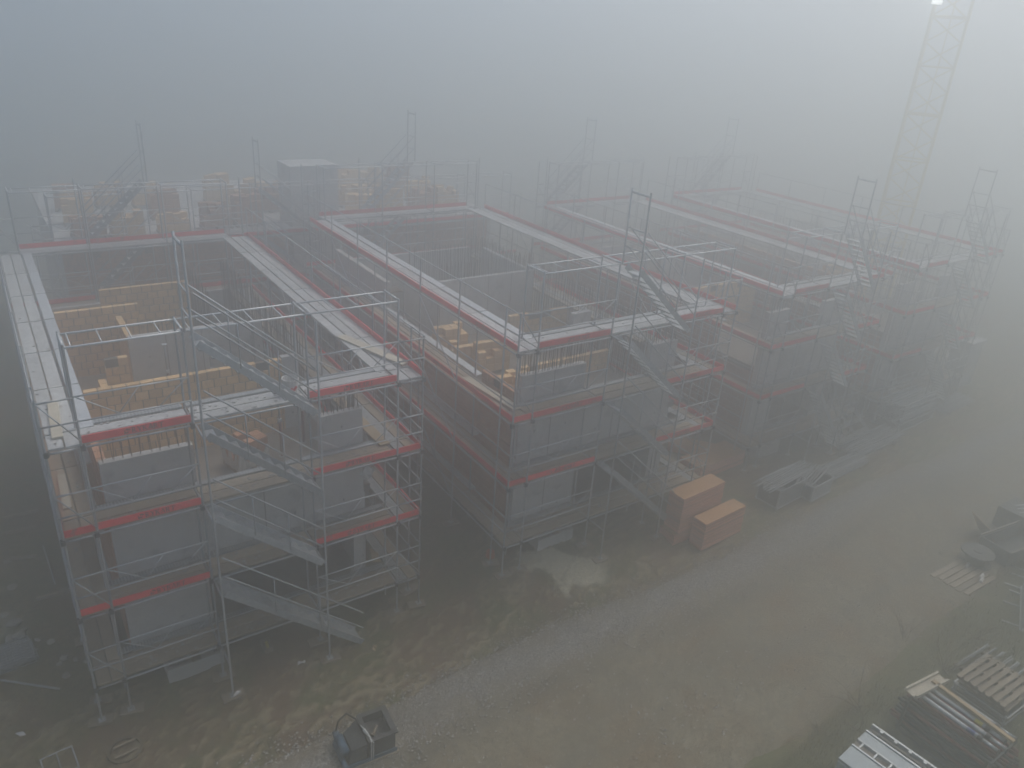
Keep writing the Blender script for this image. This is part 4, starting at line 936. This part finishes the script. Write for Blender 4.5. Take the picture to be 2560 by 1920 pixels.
# ------------------------------------------------------------------ small things
random.seed(101)
c = px(714, 968, 7.06); t = thing('bucket', 'white plastic bucket with red print on the top deck', 'bucket', (c.x, 0.42, 7.06))
b = MB(); n = 16; prof = ((0.15, 0.0), (0.19, 0.38), (0.175, 0.38), (0.135, 0.02))
for j in range(3):
    for i in range(n):
        q0, q1 = 2*math.pi*i/n, 2*math.pi*(i+1)/n; (ra, za), (rb, zb) = prof[j], prof[j+1]
        b.quad((ra*math.cos(q0), ra*math.sin(q0), za), (ra*math.cos(q1), ra*math.sin(q1), za), (rb*math.cos(q1), rb*math.sin(q1), zb), (rb*math.cos(q0), rb*math.sin(q0), zb))
link('bucket_body', b.mesh('bucket_body', 'white', True), t, T(c.x, 0.42, 7.06))
link('rim', MB().tube((0, 0, 0.34), (0, 0, 0.36), 0.196, 16, cap=False).mesh('rim', 'white'), t, T(c.x, 0.42, 7.06))
link('red_print', MB().quad((-0.07, -0.185, 0.10), (0.0, -0.185, 0.06), (0.10, -0.19, 0.22), (0.06, -0.19, 0.25)).quad((-0.10, -0.187, 0.18), (-0.06, -0.186, 0.13), (0.0, -0.188, 0.17), (-0.03, -0.19, 0.22)).mesh('red_print', 'red'), t, T(c.x, 0.42, 7.06))
link('contents', MB().tube((0, 0, 0.2), (0, 0, 0.21), 0.14, 14).mesh('contents', 'concrete_pale'), t, T(c.x, 0.42, 7.06))
# plank lying on the near end of the left deck
tag(link('plank', bevbox('plank', 0.2, 1.75, 0.045, 'cream'), None, T(0.30, 1.25, 7.065) @ RZ(-0.05)), 'pale plank lying along the top left deck of the nearest scaffold', 'plank', 'loose planks on the decks')
tag(link('plank', bevbox('plank', 0.17, 1.5, 0.045, 'cream'), None, T(0.22, 1.8, 5.045) @ RZ(-0.03)), 'pale plank on the middle left deck of the nearest scaffold', 'plank', 'loose planks on the decks')
tag(link('plank', bevbox('plank', 0.3, 2.4, 0.045, 'cream'), None, T(10.92, 1.35, 5.39) @ RZ(0.09)), 'pale plank lying askew on the side deck of the second scaffold', 'plank', 'loose planks on the decks')
tag(link('plank', bevbox('plank', 0.28, 3.0, 0.045, 'timber'), None, T(7.22, 2.0, 5.06) @ RZ(0.02)), 'tan plank along the inner side deck between the first two houses', 'plank', 'loose planks on the decks')
tag(link('plank', bevbox('plank', 0.26, 2.5, 0.05, 'cream'), None, T(7.55, 1.9, 7.08) @ RZ(0.30)), 'pale plank bridging the top right deck of the nearest scaffold', 'plank', 'loose planks on the decks')
for k, (x, y, z, L, rz, tilt, lab) in enumerate(((7.25, 1.2, 1.15, 2.2, 1.2, 0.5, 'steep tan prop board leaning between the first two scaffolds'), (7.3, 1.5, 2.3, 1.6, 0.1, 0.02, 'short level tan board behind the lowest right deck'))):
    tag(link('board', bevbox('board', L, 0.2, 0.05, 'timber'), None, T(x, y, z) @ RZ(rz) @ Matrix.Rotation(tilt, 4, 'Y')), lab, 'board')
# plastic bag hung under the right bay
c = py_(917, 1180, 0.3); b = MB(); n = 10
for j in range(4):
    for i in range(n):
        def bp(i, j): q = 2*math.pi*i/n; r = (0.03, 0.13, 0.17, 0.12, 0.02)[j]*(1+0.35*math.sin(i*2.3+j)); return (r*math.cos(q), r*math.sin(q)*0.7, 0.18-0.1*j+0.02*math.sin(i*3.1))
        b.quad(bp(i, j), bp(i+1, j), bp(i+1, j+1), bp(i, j+1))
tag(link('plastic_bag', b.mesh('plastic_bag', 'film'), None, T(c.x, c.y, c.z)), 'crumpled translucent plastic bag hanging under the right toe board', 'bag')
c = px(1225, 1393, 0.3); b = MB(); b.tube((0, 0, 0), (0, 0, 0.16), 0.16, 10, 0.12); b.tube((0, 0, 0.162), (0, 0, 0.2), 0.13, 10); tag(link('orange_bucket', b.mesh('orange_bucket', 'orange'), None, T(c.x, c.y, float(gz(c.x, c.y)))), 'small orange plastic tub on the mud between the houses', 'tub')
c = px(668, 1622, 0); t = thing('small_crate', 'small open tool crate on the mud below the nearest stairs', 'crate', c)
b = MB(); b.box((-0.11, -0.2, 0), (-0.09, 0.2, 0.16)); b.box((0.09, -0.2, 0), (0.11, 0.2, 0.16)); b.box((-0.088, -0.2, 0), (0.088, -0.18, 0.16)); b.box((-0.088, 0.18, 0), (0.088, 0.2, 0.16)); b.box((-0.088, -0.178, 0), (0.088, 0.178, 0.02))
link('crate_body', b.mesh('crate_body', 'timber_old'), t, T(c.x, c.y, 0.03)); link('tool', MB().tube((0, -0.15, 0.05), (0.02, 0.12, 0.08), 0.04, 7).mesh('tool', 'yellow_label'), t, T(c.x, c.y, 0.03))
c = px(315, 1878, 0); t = thing('manhole_ring', 'half buried concrete manhole ring with two boards', 'manhole', c); b = MB(); n = 24
for i in range(n):
    q0, q1 = 2*math.pi*i/n, 2*math.pi*(i+1)/n; ci, si, cj, sj = math.cos(q0), math.sin(q0), math.cos(q1), math.sin(q1); R0, R1, h = 0.30, 0.36, 0.07
    b.quad((R1*ci, R1*si, 0), (R1*cj, R1*sj, 0), (R1*cj, R1*sj, h), (R1*ci, R1*si, h)); b.quad((R1*ci, R1*si, h), (R1*cj, R1*sj, h), (R0*cj, R0*sj, h), (R0*ci, R0*si, h)); b.quad((R0*ci, R0*si, h), (R0*cj, R0*sj, h), (R0*cj, R0*sj, 0), (R0*ci, R0*si, 0))
link('ring', b.mesh('ring', 'soil'), t, T(c.x, c.y, 0.0))
for s in (-0.13, 0.15): link('board', bevbox('board', 0.46, 0.05, 0.025, 'timber_old'), t, T(c.x, c.y+s, 0.072) @ RZ(0.1))
c = px(150, 1912, 0); t = thing('steel_grating', 'square steel frame lying flat at the bottom left', 'grating', c); XB = T(c.x, c.y, 0.03) @ RZ(0.1)
for s in (-0.3, 0, 0.3): link('bar', bevbox('bar', 0.03, 0.6, 0.03, 'steel'), t, XB @ T(s, 0, 0.003))
for s in (-0.3, 0.3): link('bar', bevbox('bar', 0.63, 0.03, 0.03, 'steel'), t, XB @ T(0, s+0.02*(1 if s > 0 else -1), 0.003))
# beams, stones and mesh along the left side
for k, (u0_, v0_, u1_, v1_, lab) in enumerate(((10, 1298, 95, 1278, 'dark timber beam across the left ditch, farthest'), (5, 1338, 88, 1318, 'dark timber beam across the left ditch, second farthest'), (15, 1400, 92, 1392, 'tan timber beam across the left ditch'), (92, 1500, 160, 1482, 'timber beam under the left scaffold edge'))):
    a = px(u0_, v0_, 0.03); b_ = px(u1_, v1_, 0.03); d = b_-a
    tag(link('timber_beam', bevbox('timber_beam', d.length, 0.10, 0.08, 'timber_old'), None, T(*((a+b_)/2)) @ RZ(math.atan2(d.y, d.x))), lab, 'beam', 'timber beams on the left')
a = px(0, 1700, 0.05); b_ = px(150, 1722, 0.05); t = tag(link('steel_pipe', MB().tube((0, 0, 0), (0, 0, 1), 0.03, 8).mesh('steel_pipe', 'steel', True), None, Matrix.Translation(a) @ (b_-a).to_track_quat('Z', 'Y').to_matrix().to_4x4() @ Matrix.Diagonal((1, 1, (b_-a).length, 1))), 'single steel pipe lying on the soil at the lower left', 'pipe')
a = px(108, 1365, 0.05); b_ = px(138, 1460, 0.05); tag(link('steel_pipe', t.data, None, Matrix.Translation(a) @ (b_-a).to_track_quat('Z', 'Y').to_matrix().to_4x4() @ Matrix.Diagonal((0.7, 0.7, (b_-a).length, 1))), 'thin pipe lying along the left scaffold foot', 'pipe')
c = px(15, 1655, 0); t = thing('mesh_pile', 'pile of dark steel mesh decks at the left edge', 'mesh', c)
for k in range(5):
    b = MB(); X = T(c.x+random.uniform(-0.05, 0.05), c.y, 0.03+k*0.05) @ RZ(0.1+random.uniform(-0.04, 0.04))
    for i in range(9): b.tube((-0.9, -0.4+i*0.1, 0), (0.6, -0.4+i*0.1, 0), 0.012, 4)
    for i in range(12): b.tube((-0.9+i*0.135, -0.4, 0.012), (-0.9+i*0.135, 0.4, 0.012), 0.01, 4)
    link('mesh_sheet', b.mesh('mesh_sheet', 'steel'), t, X)
# rocks on the left bank, each a stone of its own
import bmesh
def stone_mesh(seed, m='rock'):
    random.seed(seed); bm = bmesh.new(); bmesh.ops.create_icosphere(bm, subdivisions=2, radius=1)
    for v in bm.verts: v.co *= 0.75+0.5*float(fbm(np.array(v.co.x*1.3+seed), np.array(v.co.y*1.3+v.co.z*1.7), seed, 2)); v.co.z *= 0.55
    me_ = bpy.data.meshes.new('stone'); bm.to_mesh(me_); bm.free(); me_.materials.append(M[m]); return me_
SM = [stone_mesh(s) for s in range(5)]
random.seed(55)
for k, (u, v, s) in enumerate(((20, 1405, 0.12), (30, 1470, 0.15), (12, 1540, 0.13), (34, 1560, 0.2), (48, 1590, 0.16), (22, 1600, 0.14), (60, 1575, 0.1), (55, 1625, 0.13), (95, 1600, 0.09), (128, 1605, 0.11), (92, 1625, 0.07), (160, 1645, 0.1), (168, 1690, 0.12), (150, 1660, 0.08), (190, 1650, 0.09), (215, 1655, 0.07))):
    p = px(u, v, 0.0)
    tag(link('stone', random.choice(SM), None, T(p.x, p.y, s*0.15) @ RZ(random.uniform(0, 6)) @ Matrix.Diagonal((s, s*random.uniform(0.6, 1), s*0.8, 1))), ('large pale stone on the bank at the left edge' if s >= 0.15 else 'mid sized pale stone on the bank at the left edge' if s >= 0.12 else 'small pale stone strewn on the soil by the left scaffold'), 'stone', 'pale stones on the left bank')
# scraps of litter
for k, (u, v, lab) in enumerate(((750, 1660, 'white paper scrap below the nearest stair foot'), (935, 1625, 'tan wood offcut beside the stair end'), (55, 1840, 'white crumpled scrap on the dark soil at the lower left'), (597, 1735, 'white wrapper scrap on the churned mud'))):
    p = px(u, v, 0.03); b = MB(); b.quad((-0.08, -0.04, 0.02), (0.02, -0.06, 0.06), (0.09, 0.03, 0.02), (-0.03, 0.06, 0.05)); b.quad((0.02, -0.06, 0.06), (0.12, -0.05, 0.01), (0.15, 0.04, 0.04), (0.09, 0.03, 0.02))
    tag(link('scrap', b.mesh('scrap', 'timber' if k == 1 else 'white'), None, T(p.x, p.y, 0.04) @ RZ(k*1.1)), lab, 'litter', 'litter on the mud')

# ------------------------------------------------------------------ gravel, dead grass, bare bushes
def scatter_stones(n, fx, fy, smin, smax, name, m):
    x = fx(n); y = fy(n, x); s = rng.uniform(smin, smax, n)*rng.uniform(0.6, 1, n)
    base = np.array([(1, 0, 0), (0, 1, 0), (-1, 0, 0), (0, -1, 0), (0, 0, 0.7), (0, 0, -0.7)]); fc = np.array([(0, 1, 4), (1, 2, 4), (2, 3, 4), (3, 0, 4), (1, 0, 5), (2, 1, 5), (3, 2, 5), (0, 3, 5)])
    a = rng.uniform(0, 6.28, n); jit = rng.uniform(0.6, 1.2, (n, 6, 3)); P = base[None]*jit*s[:, None, None]
    c, s_ = np.cos(a)[:, None], np.sin(a)[:, None]; Q = np.stack([P[..., 0]*c-P[..., 1]*s_, P[..., 0]*s_+P[..., 1]*c, P[..., 2]], -1)
    z = gz(x, y) + (fbm(x*0.5, y*0.5, 3)-0.5)*0.10 + 0.055
    Q += np.stack([x, y, z], -1)[:, None]
    me_ = bpy.data.meshes.new(name); me_.from_pydata(Q.reshape(-1, 3).tolist(), [], (fc[None]+np.arange(n)[:, None, None]*6).reshape(-1, 3).tolist()); me_.materials.append(M[m])
    o = link(name, me_); o['kind'] = 'stuff'; o['label'] = 'loose grey gravel strewn along the road edge'; o['category'] = 'gravel'; return o
def gxy(n): return np.concatenate([rng.uniform(1, 22, int(n*0.85)), rng.uniform(-2, 34, n-int(n*0.85))])
def gyy(n, x): 
    m_ = rng.random(n) < 0.8
    return np.where(m_, ROAD_L(x)-0.6+rng.normal(0, 0.42, n), rng.uniform(-8.3, -2.6, n))
scatter_stones(20000, gxy, gyy, 0.014, 0.05, 'gravel', 'gravel')

def grass(n, name, xr, yr, hmin, hmax):
    x = rng.uniform(*xr, n); y = rng.uniform(*yr, n); k = (y < ROAD_R(x)-0.1+0.5*(fbm(x*1.2, y*1.2, 90, 2)-0.5)) & (fbm(x*0.9, y*0.9, 91, 3) > rng.uniform(0.25, 0.62, n)); x = x[k]; y = y[k]; n = len(x)
    z = (fbm(x*0.5, y*0.5, 3)-0.5)*0.10+(fbm(x*1.3, y*1.3, 12, 4)-0.5)*0.12-0.02
    h = rng.uniform(hmin, hmax, n)*(0.5+fbm(x, y, 92, 2)); a = rng.uniform(0, 6.28, n); ln = rng.uniform(0.3, 1.3, n)*h
    w = rng.uniform(0.004, 0.009, n); dx, dy = np.cos(a), np.sin(a); pxn, pyn = -dy*w, dx*w
    P = np.stack([np.stack([x-pxn, y-pyn, z], -1), np.stack([x+pxn, y+pyn, z], -1), np.stack([x+dx*ln*0.4+pxn*.7, y+dy*ln*0.4+pyn*.7, z+h*0.65], -1), np.stack([x+dx*ln*0.4-pxn*.7, y+dy*ln*0.4-pyn*.7, z+h*0.65], -1), np.stack([x+dx*ln, y+dy*ln, z+h*0.8], -1)], 1)
    idx = np.arange(n)[:, None]*5; q = (np.array([0, 1, 2, 3])+idx).tolist(); tr = (np.array([3, 2, 4])+idx).tolist()
    me_ = bpy.data.meshes.new(name); me_.from_pydata(P.reshape(-1, 3).tolist(), [], q+tr); me_.materials.append(M['grass'])
    o = link(name, me_); o['kind'] = 'stuff'; o['label'] = 'matted dead grass on the right verge'; o['category'] = 'grass'
grass(60000, 'dead_grass', (11, 30), (-13.5, -5.5), 0.06, 0.24)
def bush(label, c, n, h, seed, lean=(0, 0)):
    random.seed(seed); t = thing('bare_bush', label, 'bush', c, 'bare twiggy bushes on the verge'); m = MB()
    for i in range(n):
        a = random.uniform(0, 6.28); p = Vector((random.uniform(-0.08, 0.08), random.uniform(-0.08, 0.08), 0)); d = Vector((math.cos(a)*random.uniform(0.2, 0.9)+lean[0], math.sin(a)*random.uniform(0.2, 0.9)+lean[1], random.uniform(0.5, 1.0))).normalized(); r = 0.009; L = h*random.uniform(0.6, 1.1)
        for s in range(5):
            q = p+d*L/5; m.tube(p, q, r, 4, r*0.8, cap=False); 
            if s > 0:
                for _ in range(2):
                    e = (d+Vector((random.uniform(-0.7, 0.7), random.uniform(-0.7, 0.7), random.uniform(-0.2, 0.4)))).normalized(); m.tube(q, q+e*L*0.22, r*0.6, 3, 0.002, cap=False)
            p = q; r *= 0.8; d = (d+Vector((random.uniform(-0.25, 0.25), random.uniform(-0.25, 0.25), random.uniform(-0.25, 0.05)))).normalized()
    link('twigs', m.mesh('twigs', 'twig'), t, T(*c)); 
bush('bare bush with pale arching twigs left of the prop rack', px(2150, 1775, 0), 9, 1.0, 1, (-0.5, 0.4))
bush('bare upright bush behind the cream beam', px(2362, 1680, 0), 12, 1.3, 2)
bush('low tangled bush on the grass above the ribbed panels', px(2150, 1830, 0), 8, 0.6, 3, (-0.7, 0))
bush('thin bare bush at the middle of the verge', px(2260, 1600, 0), 9, 0.9, 4, (0.2, 0.3))
bush('small reddish bare bush near the road edge on the right', px(2040, 1830, 0), 7, 0.5, 5)
bush('sparse bare bush near the pallets', px(2440, 1600, 0), 8, 0.8, 6)

def crumbs(n):
    m = MB(); random.seed(404)
    for i in range(n):
        b = random.choice((B1, B1, B1, B2)); z = random.choice(b['LV'])
        if random.random() < 0.6: x, y = random.uniform(b['xs'][1], b['xs'][4]), b['y0']+random.uniform(0.08, 0.7)
        else: x, y = random.choice((b['x0']+random.uniform(0.06, 0.6), b['x1']-random.uniform(0.06, 0.6))), random.uniform(b['y0']+0.1, b['y1']-1)
        s_ = random.uniform(0.008, 0.028); m.box((x-s_, y-s_*random.uniform(0.5, 1.2), z+0.006), (x+s_, y+s_, z+0.006+s_*0.7))
    o = link('mortar_crumbs', m.mesh('mortar_crumbs', 'concrete_pale')); o['kind'] = 'stuff'; o['label'] = 'pale mortar crumbs scattered over the scaffold decks'; o['category'] = 'crumbs'
crumbs(900)
# ------------------------------------------------------------------ fog
hm = bpy.data.materials.new('fog'); hm.use_nodes = True; ht = hm.node_tree; ht.nodes.clear()
ho = ht.nodes.new('ShaderNodeOutputMaterial'); hv = ht.nodes.new('ShaderNodeVolumePrincipled')
hv.inputs['Density'].default_value = HAZE_DENSITY; hv.inputs['Color'].default_value = (*HAZE_COLOR, 1); hv.inputs['Anisotropy'].default_value = HAZE_G
ht.links.new(hv.outputs[0], ho.inputs['Volume'])
M['fog'] = hm
hz = link('haze', MB().box((-425, -425, -1.2), (425, 425, 20.2)).mesh('haze', 'fog')); hz['kind'] = 'stuff'
hz['label'] = 'dense pale winter fog over the whole site'; hz['category'] = 'fog'
